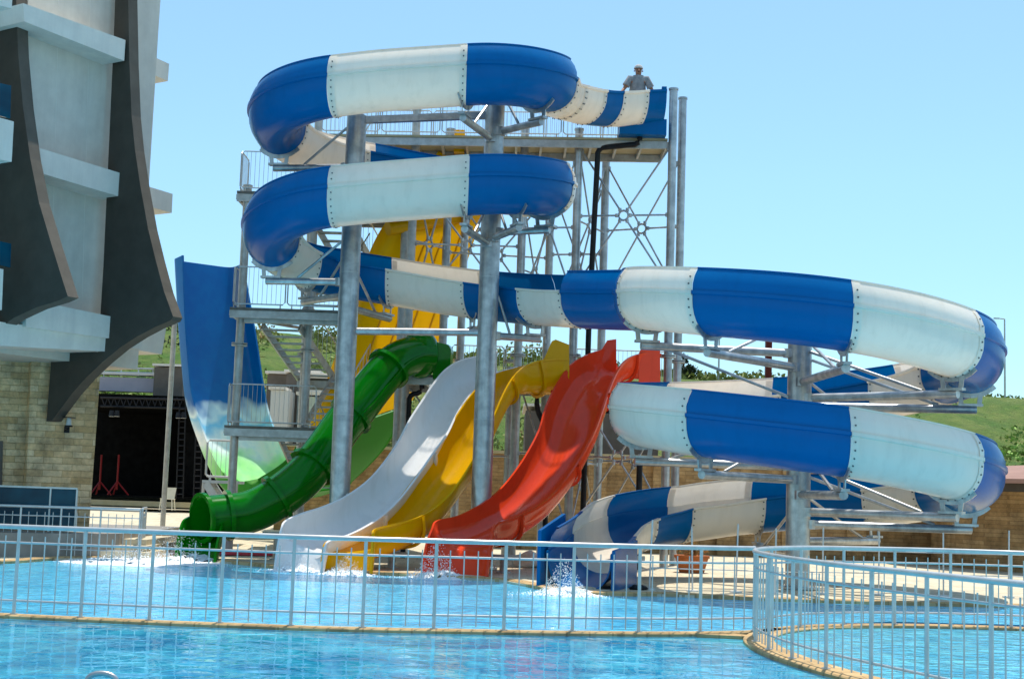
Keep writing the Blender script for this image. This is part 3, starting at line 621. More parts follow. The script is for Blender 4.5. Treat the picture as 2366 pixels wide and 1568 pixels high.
# top deck, right part
slab(PX(735, 340, 37.4), xa-.12, 37.35, 39.0, ZT, mat='cream', skew=.7)
slab(PX(925, 885, 37), xa-.12, 36.7, 39.6, ZM, mat='deckm')
landings = [(518, 738, 985, 36.9), (531, 792, 713, 36.9), (547, 945, 447, 37.0)]
LZ = []
for (p0, p1, py, Y) in landings:
    z = P((p0+p1)/2, py, Y).z; LZ.append(z)
    x0, x1 = PX(p0, py, Y), PX(p1, py, Y); slab(x0, x1, Y, Y+(1.3 if p1 < 900 else 3.3), z)
    bm = NB(); obox(bm, (x0+.35, Y+.25, z-.25), (x1-.05, Y+.25, z-.25), .12, .24); obj('edge_beam', bm, M['galvw'], tw, 0)
def guard(pts, h=1.08, name='guard_rail', parent=tw, bars=.115, mat='rail', r=.018, gap=.1):
    """rounded-corner hoop panels with thin vertical bars"""
    for a, b in zip(pts, pts[1:]):
        a, b = Vector(a), Vector(b); L = (b-a).length; n = max(1, round(L/1.6)); d = (b-a)/n
        for k in range(n):
            p, q = a+d*k+d.normalized()*.03, a+d*(k+1)-d.normalized()*.03; u = d.normalized(); bm = NB(); up = Vector((0, 0, 1)); c = .06
            loop = [p+up*gap+u*c, p+up*(gap+c), p+up*(h-c), p+up*h+u*c, q+up*h-u*c, q+up*(h-c), q+up*(gap+c), q+up*gap-u*c, p+up*gap+u*c]
            tube(bm, loop, r, 8, cap=False)
            tube(bm, [p+u*.12, p+u*.12+up*gap], r, 6); tube(bm, [q-u*.12, q-u*.12+up*gap], r, 6)
            m = max(2, int((q-p).length/bars))
            for j in range(1, m): e = p+(q-p)*(j/m); tube(bm, [e+up*gap, e+up*h], .006, 5, cap=False)
            obj(name, bm, M[mat], parent)
for (p0, p1, py, Y), z in zip(landings, LZ):
    x0, x1 = PX(p0, py, Y), PX(p1, py, Y)
    guard([(x0+.06, Y+1.2, z), (x0+.06, Y+.05, z), (x1-.1, Y+.05, z)])
guard([(PX(740, 330, 37.4), 37.4, ZT), (PX(1440, 330, 36.8), 36.85, ZT)])
guard([(PX(740, 330, 38.9), 38.9, ZT), (xa-.2, 38.2, ZT)])
guard([(PX(1040, 870, 39.5), 39.5, ZM), (xb-.1, 39.5, ZM)])
guard([(PX(800, 1140, 38.5), 38.5, .5), (PX(905, 1140, 38.5), 38.5, .5)], mat='galvw')
def flight(p0, p1, w, n, name='stair_flight'):
    """open-riser flight from p0 down to p1 (left ends), width vector w"""
    p0, p1, w = Vector(p0), Vector(p1), Vector(w); bm = NB()
    for e in (Vector((0, 0, 0)), w): obox(bm, p0+e, p1+e, .05, .22)
    o = obj(name, bm, M['galvw'], tw, 0)
    for k in range(n):
        p = p0.lerp(p1, (k+.5)/n); bm = NB(); d = (p1-p0); d.z = 0; d = d.normalized()*.13
        a = [p-d, p+d, p+d+w, p-d+w]; poly_prism(bm, a, Vector((0, 0, -.04))); obj('tread', bm, M['galvw'], o, 0)
    bm = NB()
    for e in (w,):
        tube(bm, [p0+e+Vector((0, 0, 1)), p1+e+Vector((0, 0, 1))], .02, 6)
        for k in range(n+1): p = p0.lerp(p1, k/n)+e; tube(bm, [p, p+Vector((0, 0, 1))], .007, 5)
    obj('stair_rail', bm, M['rail'], o)
zs = LZ
flight(P(606, 752, 37.9)*1, P(690, 872, 40.0), (1.0, 0, 0), 8)
flight((PX(770, 870, 39.9), 39.9, zs[1]-1.55), (PX(700, 985, 37.9), 37.9, zs[0]), (1.0, 0, 0), 8)
flight((PX(640, 1020, 37.9), 37.9, zs[0]-.1), (PX(700, 1100, 40), 40.0, zs[0]-1.6), (1.0, 0, 0), 8)
flight((PX(770, 600, 39.9), 39.9, zs[2]-1.5), (PX(700, 713, 37.9), 37.9, zs[1]), (1.0, 0, 0), 8)
flight((PX(700, 450, 38.2), 38.2, zs[2]), (PX(790, 580, 40.2), 40.2, zs[2]-1.5), (1.0, 0, 0), 8)
flight((PX(850, 345, 38.6), 38.6, ZT), (PX(770, 445, 38.6), 38.6, zs[2]), (0, .9, 0), 8)
x0 = PX(690, 872, 40.2); slab(x0, x0+2.2, 40.0, 41.0, zs[1]-1.55)
slab(x0, x0+2.3, 40.0, 41.0, zs[2]-1.5)
def brace(k1, k2, zc, hh=1.55):
    (xA, yA), (xB, yB) = T[k1], T[k2]; a = Vector((xA, yA, zc)); b = Vector((xB, yB, zc)); c = (a+b)/2; u = (b-a).normalized()
    bm = NB(); ring = [c+u*(.13*math.cos(q*.5236))+Vector((0, 0, .13*math.sin(q*.5236))) for q in range(13)]
    tube(bm, ring, .03, 8, cap=False)
    o = obj('brace_ring', bm, M['galv'], tw)
    w = (b-a).length/2
    for su in (-1, 1):
        for sz in (-1, 0, 1):
            e = c+u*(su*(w-.1))+Vector((0, 0, sz*hh)); d = (e-c).normalized(); bm = NB(); tube(bm, [c+d*.14, e], .026, 8)
            disc(bm, e-Vector((0, 0, .05)), .05, .1, 8); disc(bm, c+d*.18-Vector((0, 0, .045)), .045, .09, 8); obj('brace_rod', bm, M['galv'], o)
for k1, k2, zz in (('c', 'a', 9.1), ('d', 'b', 9.05), ('c', 'f', 8.8), ('e', 'd', 8.4), ('c', 'd', 9.0), ('f', 'h', 8.3), ('g', 'h', 8.4), ('g', 'e', 8.3), ('f', 'e', 7.7), ('c', 'a', 2.75), ('d', 'b', 2.7), ('c', 'f', 2.8), ('e', 'd', 2.7), ('f', 'h', 2.7), ('c', 'd', 2.6)):
    brace(k1, k2, zz, 1.75)
for k1, k2, zz in (('c', 'a', 6.9), ('f', 'c', 6.9), ('h', 'f', 6.9), ('k', 'l', 6.1), ('k', 'l', 3.1)):
    bm = NB(); tube(bm, [(*T[k1], zz), (*T[k2], zz)], .045, 8); obj('tie_bar', bm, M['galv'], tw)
# start tub where the spiral leaves the tower
c, t, l = frame(.52)
bm = NB(); ins, out = profile(0); pr = ins+out; rings = []
for k in range(5):
    cc = c+Vector((-.12+.03*k, 0, .06+.0*k)); rings.append([bm.verts.new(cc+l*(u)+Vector((0, 0, v+(.0 if v < 0 else .0)))) for u, v in pr])
for a, b in zip(rings, rings[1:]):
    for k in range(len(pr)): bm.faces.new((a[k], a[(k+1) % len(pr)], b[(k+1) % len(pr)], b[k]))
for r in (rings[0], rings[-1]): caps(bm, r, len(ins), len(out))
obj('start_tub', bm, M['blue'], slide, 40, label='blue starting tub on the top platform')
bm = NB(); box(bm, PX(1430, 312, 36.5), PX(1538, 312, 36.5), 36.3, 37.0, ZT, ZT+.42); obj('start_plinth', bm, M['blue'], slide, 0)
# ------------------------------------------------------------------ black drain pipes
def pipe(pts, r, label):
    q = []
    for i, p in enumerate(pts):
        if 0 < i < len(pts)-1:
            a = (pts[i-1]-p).normalized(); b = (pts[i+1]-p).normalized(); e = .12
            q += [p+a*e, p+a*e*.35+b*e*.35, p+b*e]
        else: q.append(p)
    bm = NB(); tube(bm, q, r, 14); tag(obj('drain_pipe', bm, M['pipe']), label, 'pipe', 'black water pipes of the slides')
x1 = PX(1380, 340, 36.2)
pipe([P(1478, 316, 36.6), P(1478, 333, 36.6), P(1382, 342, 36.9), Vector((PX(1362, 700, 36.95), 36.95, 6.3)), Vector((PX(1345, 1230, 36.95), 36.95, 0))], .075, 'tall black pipe dropping from the start of the spiral slide beside the tower')
pipe([P(1242, 886, 36.3), Vector((PX(1242, 886, 36.3), 36.3, 3.9)), Vector((PX(1262, 960, 36.3), 36.3, 3.4)), Vector((PX(1262, 1200, 36.3), 36.3, 0))], .07, 'black pipe under the start of the yellow flume')
pipe([P(975, 880, 36.8), P(975, 908, 36.8), P(946, 910, 36.8), Vector((PX(938, 1100, 36.8), 36.8, 0))], .07, 'black pipe under the start of the green tube')
pipe([P(1478, 1065, 35), Vector((PX(1478, 1065, 35), 35, 0))], .075, 'black vertical pipe behind the lower right-hand loop')
# ------------------------------------------------------------------ steps platform left of the tower
sp0 = thing('step_platform', 'small white railed stair at the foot of the half-pipe ride, beside the green tube', 'stairs', (PX(500, 1150, 39), 39, 0))
bm = NB(); xx = PX(470, 1120, 39); box(bm, xx, xx+1.0, 38.8, 39.6, 1.75, 1.83); obj('platform', bm, M['white_steel'], sp0, 0)
bm = NB(); obox(bm, (xx+.1, 38.8, 1.75), (xx+1.1, 38.8, .35), .06, .2); obox(bm, (xx+.1, 39.6, 1.75), (xx+1.1, 39.6, .35), .06, .2); obj('stringer', bm, M['white_steel'], sp0, 0)
guard([(xx+.05, 38.85, 1.83), (xx+.9, 38.85, 1.83)], parent=sp0, mat='white_steel', r=.03)
for k in range(6):
    bm = NB(); f = (k+.5)/6; box(bm, xx+.1+f*1.0-.12, xx+.1+f*1.0+.12, 38.8, 39.6, 1.72-f*1.4, 1.75-f*1.4); obj('tread', bm, M['white_steel'], sp0, 0)
bm = NB()
for q in (0, .9):
    tube(bm, [(xx+q+.02, 38.9, .3), (xx+q+.02, 38.9, 1.75)], .04, 8)
obj('leg', bm, M['white_steel'], sp0)
# ------------------------------------------------------------------ pool fences
def fence(pts, label, spacing=.92, pick=.175, h=1.1, closed=False, curb=None, mat='rail'):
    S = crspline(pts, 10); L = [0]
    for a, b in zip(S, S[1:]): L.append(L[-1]+(b-a).length)
    def at(d):
        d = min(max(d, 0), L[-1]-1e-5); j = max(k for k in range(len(L)-1) if L[k] <= d); return S[j].lerp(S[j+1], (d-L[j])/(L[j+1]-L[j]))
    t = thing('pool_fence', label, 'fence', S[len(S)//2], 'steel railings round the pools')
    up = Vector((0, 0, 1)); n = round(L[-1]/spacing); bay = L[-1]/n
    fine = [at(L[-1]*k/(n*4)) for k in range(n*4+1)]
    bm = NB(); tube(bm, [p+up*h for p in fine], .031, 12); obj('top_rail', bm, M[mat], t)
    for z, nm in ((.90, 'upper_rail'), (.17, 'lower_rail')):
        bm = NB(); tube(bm, [p+up*z for p in fine], .014, 8); obj(nm, bm, M[mat], t)
    for k in range(n+1):
        p = at(k*bay); bm = NB(); tube(bm, [p-up*.02, p+up*(h-.02)], .0225, 12); disc(bm, p+up*.0, .05, .012, 10); obj('fence_post', bm, M[mat], t)
    for k in range(n):
        bm = NB(); m = round(bay/pick)
        for j in range(1, m): p = at(k*bay+bay*j/m); tube(bm, [p+up*.03, p+up*.985], .0085, 7)
        obj('picket_panel', bm, M[mat], t)
    return S
def curb(pts, w0, w1, z0, z1, name, closed=False):
    S = crspline(pts, 8); bm = NB(); rings = []
    for i, p in enumerate(S):
        t = (S[min(i+1, len(S)-1)]-S[max(i-1, 0)]).normalized(); s = Vector((-t.y, t.x, 0))
        rings.append([bm.verts.new(p+s*a+Vector((0, 0, z))) for a, z in ((w0, z0), (w1, z0), (w1, z1-.015), (w1-.015, z1), (w0+.015, z1), (w0, z1-.015))])
    for a, b in zip(rings, rings[1:]):
        for k in range(6): bm.faces.new((a[k], a[(k+1) % 6], b[(k+1) % 6], b[k]))
    tag(obj(name, bm, M['curb'], None, 30), kind='structure')
fb = [G(*q) for q in ((-260, 1402), (-100, 1410), (0, 1416), (235, 1427), (400, 1434), (565, 1440), (733, 1446), (901, 1450), (1066, 1453), (1229, 1456), (1386, 1458), (1529, 1459), (1663, 1458), (1742, 1456))]
fence(fb, 'long low steel picket fence standing on the tan kerb across the foreground')
curb(fb+[G(1800, 1450)], -.14, .10, -.4, 0, 'pool_kerb')
CX, CY, CR = 7.72, 17.9, 4.45
ringp = [Vector((x, y, 0)) for x, y in ((11, 20.3), (9, 21.2), (7.4, 21.6), (5.9, 21.4), (4.6, 20.8), (3.75, 19.9), (3.28, 18.8), (3.14, 17.7), (3.22, 16.4), (3.48, 15.1), (3.9, 13.8), (4.55, 12.1), (5.4, 10.4), (6.6, 8.8))]
fence(ringp, 'curved steel picket fence round the shallow pool at the right')
curb(ringp, -.13, .26, -.4, .0, 'shallow_pool_kerb')
bm = NB(); wp = [G(1610, 1463), G(1640, 1457), Vector((3.3, 18.9, 0)), Vector((3.1, 17.3, 0)), G(1720, 1468)]
poly_prism(bm, [Vector((p.x, p.y, -.4)) for p in wp], Vector((0, 0, .396))); tag(obj('pool_kerb', bm, M['curb'], None, 0), kind='structure')
lf = [G(*q) for q in ((-240, 1292), (0, 1283), (140, 1280), (270, 1277))]
lf = [Vector((p.x, 31.6+(.25*i), 0)) for i, p in enumerate([P(-240, 1283, 31.6), P(0, 1283, 31.8), P(140, 1280, 32.2), P(325, 1280, 32.6)])]
fence(lf, 'steel picket fence on the far side of the pool, in front of the hotel terrace')
a = lf[-1]; fence([a+Vector((.02, .1, 0)), a+Vector((-.25, 1.2, .0)), a+Vector((-.45, 2.3, 0))], 'short steel picket fence leading back from the pool corner beside the hotel', pick=.17)
b0 = P(1420, 1365, 27.4)
# ------------------------------------------------------------------ ground, pools
def sheet(name, pts, z, mat, th=0, div=False):
    bm = NB(); vs = [Vector((p[0], p[1], z)) for p in pts]
    if th: poly_prism(bm, [Vector((v.x, v.y, z-th)) for v in vs], Vector((0, 0, th)))
    else: bm.faces.new([bm.verts.new(v) for v in vs])
    o = obj(name, bm, M[mat], None, 0); tag(o, kind='structure'); return o
sheet('ground', [(-600, -60), (600, -60), (600, 900), (-600, 900)], -.9, 'soil')
# pool outline on the far side: list of points left to right
edge = [G(-300, 1300), G(0, 1297), G(110, 1290), G(220, 1286), G(330, 1284), G(440, 1290), G(560, 1300), G(680, 1312), G(870, 1322), G(1000, 1330), G(1150, 1338), G(1230, 1352), G(1300, 1366), G(1420, 1370), G(1560, 1372), G(1656, 1377), G(1850, 1385), G(2129, 1393), G(2500, 1402)]
far = [(60, 26), (60, 46.5), (-10.5, 46.5), (-30, 46.5), (-30, 32)]
bm = NB(); top = [Vector((p.x, p.y, -.5)) for p in edge]
pl = [Vector((x, y, -.5)) for x, y in far]
poly_prism(bm, top+pl, Vector((0, 0, .5))); tag(obj('pool_deck', bm, M['paving'], None, 0), kind='structure')
curb([Vector((p.x, p.y, .004)) for p in edge], -.02, .3, -.3, .018, 'deck_edging')
# plaza sloping up toward the stage
bm = NB(); v = [bm.verts.new(q) for q in ((-40, 36.5, .004), (-1, 36.5, .004), (-1, 50, .5), (-40, 50, .5), (-1, 75, .5), (-60, 75, .5))]
bm.faces.new(v[:4]); bm.faces.new((v[3], v[2], v[4], v[5])); tag(obj('plaza', bm, M['paving'], None, 0), kind='structure')
def wsheet(name, pts, mat, z=-.045, res=None):
    bm = NB(); bm.faces.new([bm.verts.new((x, y, z)) for x, y in pts]); tag(obj(name, bm, M[mat], None, 0), kind='structure')
fbp = [(p.x, p.y) for p in fb]
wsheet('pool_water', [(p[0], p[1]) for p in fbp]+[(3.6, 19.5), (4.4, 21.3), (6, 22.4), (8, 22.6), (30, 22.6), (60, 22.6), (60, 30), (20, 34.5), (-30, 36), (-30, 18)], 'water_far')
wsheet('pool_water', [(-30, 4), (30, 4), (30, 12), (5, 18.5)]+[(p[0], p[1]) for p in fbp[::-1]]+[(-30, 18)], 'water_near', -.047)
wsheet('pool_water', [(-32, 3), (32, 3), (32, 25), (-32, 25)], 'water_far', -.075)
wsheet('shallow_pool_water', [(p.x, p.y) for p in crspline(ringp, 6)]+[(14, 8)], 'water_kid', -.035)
# ------------------------------------------------------------------ splashes
splash(445, 1296, .75, .8, 700, -.6, -.4, 'white splash at the mouth of the green tube slide', 1)
splash(330, 1297, 1.9, .3, 900, 0, 0, 'long streak of foam left of the green tube', 2)
splash(690, 1318, .65, .5, 600, 0, -.4, 'white water falling off the end of the white flume', 3)
splash(800, 1326, .6, .4, 500, 0, -.4, 'foam at the end of the yellow flume', 4)
splash(1020, 1334, .7, .7, 700, -.2, -.5, 'spray shooting off the end of the red flume', 5)
splash(1310, 1372, .65, .65, 800, -.1, -.5, 'foaming splash at the blue exit of the spiral slide', 6)
# ------------------------------------------------------------------ hotel
ht = thing('hotel_building', 'white hotel block with curved dark brown fins over a travertine base, at the left edge', 'building', (P(200, 1220, 36).x, 36, .5))
td = Vector((math.sin(R_(33)), math.cos(R_(33)), 0)); nd = Vector((td.y, -td.x, 0))
def facpt(px, py, q, d):
    """point of the vertical plane with normal d through q seen at (px,py)"""
    r = ray(px, py); k = (Vector(q)-Vector((0, 0, H0))).dot(d)/r.dot(d); return Vector((r.x*k, r.y*k, H0+r.z*k))
Q2 = P(288, 100, 34.0)      # front corner of the ledges by the second fin
Q1 = P(62, 30, 31.6)
def prism_plane(px_list, q, th, mats, name, d=td, back=None):
    pts = [facpt(a, b, q+td*th*.6, d) for a, b in px_list]; bm = NB()
    side = poly_prism(bm, [p+td*th*.4 for p in pts], -td*th)
    for f in side: f.material_index = 1
    return obj(name, bm, mats, ht, 0)
prism_plane([(310, -60), (309, 0), (312, 150), (317, 270), (325, 350), (337, 430), (355, 530), (372, 600), (392, 675), (413, 733), (408, 742), (372, 757), (332, 778), (290, 805), (250, 838), (212, 874), (180, 910), (150, 950), (133, 973), (121, 974), (133, 815), (240, 815), (252, 620), (262, 400), (275, 110), (281, -60)], Q2+td*.1, .30, (M['fin'], M['finedge_lit']), 'facade_fin')
prism_plane([(50, -60), (52, 0), (57, 130), (68, 250), (85, 370), (105, 470), (135, 570), (160, 650), (172, 687), (150, 697), (100, 712), (50, 735), (0, 768), (-60, 810), (-60, -60)], Q1+td*.1, .30, (M['fin'], M['finedge_lit']), 'facade_fin')
# wall plane (recessed) between the fins and beyond
wq = Q2-nd*.75
def wallpt(px, py): return facpt(px, py, wq, nd)
def wall_poly(lst, th, mat, name, q=wq, label=None):
    pts = [facpt(a, b, q, nd) for a, b in lst]; bm = NB(); poly_prism(bm, pts, -nd*th); return obj(name, bm, M[mat], ht, 0, label=label)
wall_poly([(64, -80), (376, -80), (371, 0), (341, 430), (320, 700), (318, 770), (64, 770)], .6, 'stucco', 'wall')
def ledge(pts, name='balcony_ledge', q=Q2, depth=1.1, th=None):
    """balcony parapet: polygon seen on the front plane, extruded back to the wall"""
    pp = [facpt(a, b, q, nd) for a, b in pts]; bm = NB(); poly_prism(bm, pp, -nd*depth); obj(name, bm, M['ledge'], ht, 0)
ledge([(54, 8), (290, 93), (287, 141), (56, 50)])
ledge([(78, 338), (288, 403), (285, 457), (80, 396)])
ledge([(60, 690), (267, 733), (265, 783), (60, 755)], depth=1.4)
ledge([(-60, 735), (258, 778), (250, 812), (-60, 795)], q=Q2-nd*.12, depth=1.3)
q3 = P(352, 140, 36.6)
ledge([(300, 106), (391, 148), (388, 188), (300, 148)], q=q3, depth=.9)
ledge([(320, 424), (399, 448), (397, 492), (320, 470)], q=q3, depth=.9)
ledge([(270, 742), (384, 758), (374, 818), (265, 800)], q=q3, depth=.9)
for f_ in (.33, .66):
    bm = NB(); e0 = 64+f_*220
    pp = [facpt(e0, -60, wq, nd), facpt(e0+1.2, -60, wq, nd), facpt(e0+1.2-22*1, 760, wq, nd), facpt(e0-22*1, 760, wq, nd)]
    poly_prism(bm, [p+nd*.001 for p in pp], nd*.004); obj('render_joint', bm, M['ledge'], ht, 0)
# near-left balconies
qn = P(28, 300, 30.6)
ledge([(-100, 245), (32, 281), (27, 374), (-100, 350)], q=qn, depth=.9)
ledge([(-100, 600), (8, 622), (4, 716), (-100, 690)], q=qn, depth=.9)
ledge([(-100, -60), (30, -20), (27, 20), (-100, -10)], q=qn, depth=.9)
for a_, b_ in ((190, 268), (555, 612)):
    pp = [facpt(x, y, qn-nd*.05, nd) for x, y in ((-100, a_-20), (26, a_+8), (24, b_+6), (-100, b_-25))]; bm = NB(); poly_prism(bm, pp, -nd*.04); obj('balcony_glass', bm, M['glass'], ht, 0)
# stone base
sq = P(205, 1220, 36.0)
td2 = Vector((.9, .436, 0)); nd2 = Vector((.436, -.9, 0))
def stone(lst, q, th, mat='stone', name='stone_base'):
    pp = [facpt(a, b, q, nd2) for a, b in lst]; bm = NB(); poly_prism(bm, pp, -nd2*th); return obj(name, bm, M[mat], ht, 0)
stone([(75, 780), (240, 780), (232, 860), (204, 1240), (55, 1240)], sq, 1.5)
stone([(-120, 760), (90, 785), (72, 1240), (-120, 1240)], sq-nd2*.45, 1.5)
stone([(-40, 1018), (7, 1018), (5, 1135), (-40, 1135)], sq+nd2*.02-nd2*.4, .1, 'taupe', 'door_frame')
# soffit slab above the stone
bm = NB(); pp = [facpt(-100, 788, wq, nd), facpt(330, 806, wq, nd)]
poly_prism(bm, [pp[0], pp[1], pp[1]-nd*5, pp[0]-nd*5], Vector((0, 0, .25))); obj('soffit', bm, M['ledge'], ht, 0)
# body of the building behind
bm = NB(); a1 = wq-nd*.62; b1 = facpt(352, 300, wq-nd*.62, nd); a0 = b1-td*16
poly_prism(bm, [Vector((a0.x, a0.y, 4.6)), Vector((b1.x, b1.y, 4.6)), Vector((b1.x, b1.y, 4.6))-nd*9, Vector((a0.x, a0.y, 4.6))-nd*9], Vector((0, 0, 11))); obj('upper_block', bm, M['stucco'], ht, 0)
# wall lantern
wl = P(160, 975, 35.3); lan = thing('wall_lantern', 'small black wall lantern on the travertine wall under the fin', 'lamp', wl)
bm = NB(); disc(bm, wl+Vector((.02, -.1, .1)), .16, .02, 12); tube(bm, [wl+Vector((-.08, .25, -.12)), wl+Vector((-.08, -.02, -.2)), wl+Vector((.02, -.1, -.16)), wl+Vector((.02, -.1, -.1))], .025, 8); disc(bm, wl+Vector((-.08, .1, -.26)), .07, .16, 10); disc(bm, wl+Vector((.02, -.1, -.12)), .1, .04, 10); tube(bm, [wl+Vector((.02, -.1, -.12)), wl+Vector((.02, -.1, .11))], .012, 6); tube(bm, [wl+Vector((-.08, .1, -.2)), wl+Vector((-.08, .25, -.12))], .02, 6); obj('bracket', bm, M['pipe'], lan)
bm = NB(); disc(bm, wl+Vector((.02, -.1, -.08)), .07, .18, 12, .05); obj('glass_shade', bm, M['lampglass'], lan)
# terrace, glass balustrade, steps
bm = NB(); g0 = G(-250, 1240, .5); g1 = G(210, 1232, .5)
poly_prism(bm, [Vector((g0.x-4, g0.y+.4, -.3)), Vector((-9.45, 32.4, -.3)), Vector((-8.9, 33.2, -.3)), Vector((-8.9, 40, -.3)), Vector((g0.x-4, 40, -.3))], Vector((0, 0, .82))); tag(obj('terrace', bm, M['concrete'], None, 0), kind='structure')
for k in range(3):
    bm = NB(); x0, x1 = PX(212, 1250, 32.8), PX(345-12*k, 1250, 32.8); box(bm, x0, x1, 32.75+.35*k, 36.2, -.1+.004, .13*(k+1)); tag(obj('steps', bm, M['paving'], None, 0), kind='structure')
bal = thing('glass_balustrade', 'teal glass balustrade on the hotel terrace', 'balustrade', (PX(90, 1225, 32.9), 32.9, .52))
gx = [PX(p, 1180, 32.9) for p in (-260, -120, -8, 115, 176)]
for a, b in zip(gx, gx[1:]): bm = NB(); box(bm, a+.02, b-.02, 32.88, 32.9, .56, 1.5); obj('glass_panel', bm, M['glass'], bal, 0)
bm = NB(); box(bm, gx[0], gx[-1], 32.86, 32.92, 1.5, 1.54); obj('top_rail', bm, M['rail'], bal, 0)
for a in gx: bm = NB(); box(bm, a-.018, a+.018, 32.862, 32.918, .52, 1.499); obj('balustrade_post', bm, M['rail'], bal, 0)
# ------------------------------------------------------------------ stage
YS = 60.0
def pbox(bm, p0, p1, ya, yb, Y, D): 
    a = P(p0, ya, Y); b = P(p1, yb, Y); box(bm, min(a.x, b.x), max(a.x, b.x), Y, Y+D, min(a.z, b.z), max(a.z, b.z))
st = thing('outdoor_stage', 'black draped open-air stage with a pale low front beyond the plaza', 'stage', (PX(330, 1150, YS), YS, .5))
bm = NB(); pbox(bm, 150, 448, 906, 945, YS, 6); obj('roof_box', bm, M['black'], st, 0)
bm = NB(); pbox(bm, 120, 700, 930, 1160, YS+6, .2); obj('back_drape', bm, M['black'], st, 0)
bm = NB(); pbox(bm, 120, 560, 1142, 1152, YS+.3, 6); obj('stage_floor', bm, M['black'], st, 0)
bm = NB(); pbox(bm, 120, 600, 1150, 1178, YS, 5); obj('stage_front', bm, M['cream'], st, 0)
bm = NB(); pbox(bm, 430, 600, 920, 1150, YS+2, 4); obj('side_drape', bm, M['black'], st, 0)
bm = NB()
for yy in (918, 938):
    a = P(232, yy, YS-.05); b = P(432, yy+5, YS-.05); tube(bm, [a, b], .05, 6)
for k in range(14):
    x = 235+k*14.5; tube(bm, [P(x, 918, YS-.05), P(x+7, 938, YS-.05)], .025, 5); tube(bm, [P(x+7, 938, YS-.05), P(x+14, 918, YS-.05)], .025, 5)
obj('lighting_truss', bm, M['pipe'], st)
for xx_ in (415, 455):
    bm = NB(); 
    for e in (0, 16): tube(bm, [P(xx_+e-(e and 2), 935, YS-.3), P(xx_+e-8, 1150, YS-.3)], .03, 6)
    for k in range(15): y = 945+k*14; tube(bm, [P(xx_-k*.5, y, YS-.3), P(xx_+15-k*.5, y, YS-.3)], .025, 5)
    obj('ladder_truss', bm, M['pipe'], st)
for k, (px, py) in enumerate(((258, 953), (270, 953), (412, 957), (424, 957))):
    o = thing('stage_light', ['black stage light with bright rim, leftmost on the truss', 'second stage light from the left on the truss', 'third stage light from the left on the truss', 'rightmost stage light on the truss'][k], 'stage light', P(px, py, YS-.3), 'lights hanging in the stage')
    bm = NB(); disc(bm, P(px, py+8, YS-.3), .13, .24, 10, .09); obj('lamp_body', bm, M['pipe'], o); bm = NB(); disc(bm, P(px, py+9, YS-.3), .11, .015, 10); obj('lens', bm, M['lampglass'], o)
for k, px in enumerate((235, 275)):
    o = thing('lighting_stand', ['red tripod stand on the left of the stage', 'red tripod stand further right on the stage'][k], 'stand', P(px-5, 1140, YS-.5), 'red tripod stands on the stage')
    b = P(px-6, 1142, YS-.5); tpz = P(px, 1050, YS-.5)
    bm = NB(); tube(bm, [b+Vector((0, 0, .2)), Vector((b.x, b.y, tpz.z))], .04, 8); obj('pole', bm, M['redpaint'], o)
    for a in (0, 2.1, 4.2): bm = NB(); tube(bm, [b+Vector((.5*math.cos(a), .5*math.sin(a), .0)), b+Vector((0, 0, .55))], .03, 6); obj('leg', bm, M['redpaint'], o)
ch = thing('plastic_chair', 'cream plastic chair alone in front of the stage', 'chair', P(386, 1178, 56)); q = P(386, 1178, 56); z0 = q.z
bm = NB(); box(bm, q.x-.24, q.x+.24, q.y-.22, q.y+.24, z0+.42, z0+.46); obj('seat', bm, M['plastic'], ch, 0)
bm = NB(); poly_prism(bm, [q+Vector((-.2, .24, .46)), q+Vector((.2, .24, .46)), q+Vector((.24, .32, .88)), q+Vector((-.24, .32, .88))], Vector((0, .03, 0))); obj('backrest', bm, M['plastic'], ch, 0)
for a in (-1, 1):
    for b in (-1, 1): bm = NB(); tube(bm, [q+Vector((a*.21, b*.2, .42)), q+Vector((a*.25, b*.25, 0))], .022, 6); obj('leg', bm, M['plastic'], ch)
# parapet, grey box above the stage
def simple(name, lab, cat, p0, p1, ya, yb, Y, D, mat, group=None):
    t = thing(name, lab, cat, P((p0+p1)/2, yb, Y), group); bm = NB(); pbox(bm, p0, p1, ya, yb, Y, D); obj('wall', bm, M[mat], t, 0)
    bm = NB(); a = P(p0, ya, Y); b = P(p1, ya, Y); box(bm, a.x-.08, b.x+.08, Y-.08, Y+D+.08, max(a.z, b.z)+.002, max(a.z, b.z)+.1); obj('coping', bm, M['ledge'], t, 0); return t
par = simple('terrace_parapet', 'pale lilac parapet wall with a steel rail above the stage', 'wall', 180, 356, 868, 906, 62, .5, 'lilac')
bm = NB(); 
for yy in (850, 860): tube(bm, [P(190, yy-2, 62), P(356, yy+2, 62)], .04, 6)
for x in (200, 240, 280, 320, 354): tube(bm, [P(x, 850, 62), P(x, 869, 62)], .03, 6)
obj('hand_rail', bm, M['rail'], par)
simple('service_block', 'taupe rendered block behind the half-pipe, above the stage', 'building', 357, 421, 847, 915, 61.5, 3, 'taupe')
simple('service_block', 'taupe block seen through the stairs, tallest of the sheds', 'building', 662, 735, 862, 1130, 52, 4, 'taupe', 'sheds behind the tower')
simple('storage_shed', 'dark low shed left of the taupe block, seen past the half-pipe', 'shed', 618, 662, 864, 1130, 53, 3, 'taupe', 'sheds behind the tower')
simple('storage_shed', 'white shed just right of the taupe block', 'shed', 706, 782, 870, 1130, 50.5, 1.2, 'box_white', 'sheds behind the tower')
simple('storage_shed', 'small white shed left of the taupe block', 'shed', 626, 656, 900, 1130, 50.5, 2, 'box_white', 'sheds behind the tower')
simple('storage_container', 'pale green clad container behind the lowest landing', 'container', 690, 800, 915, 1100, 47.5, 2, 'box_green', 'sheds behind the tower')
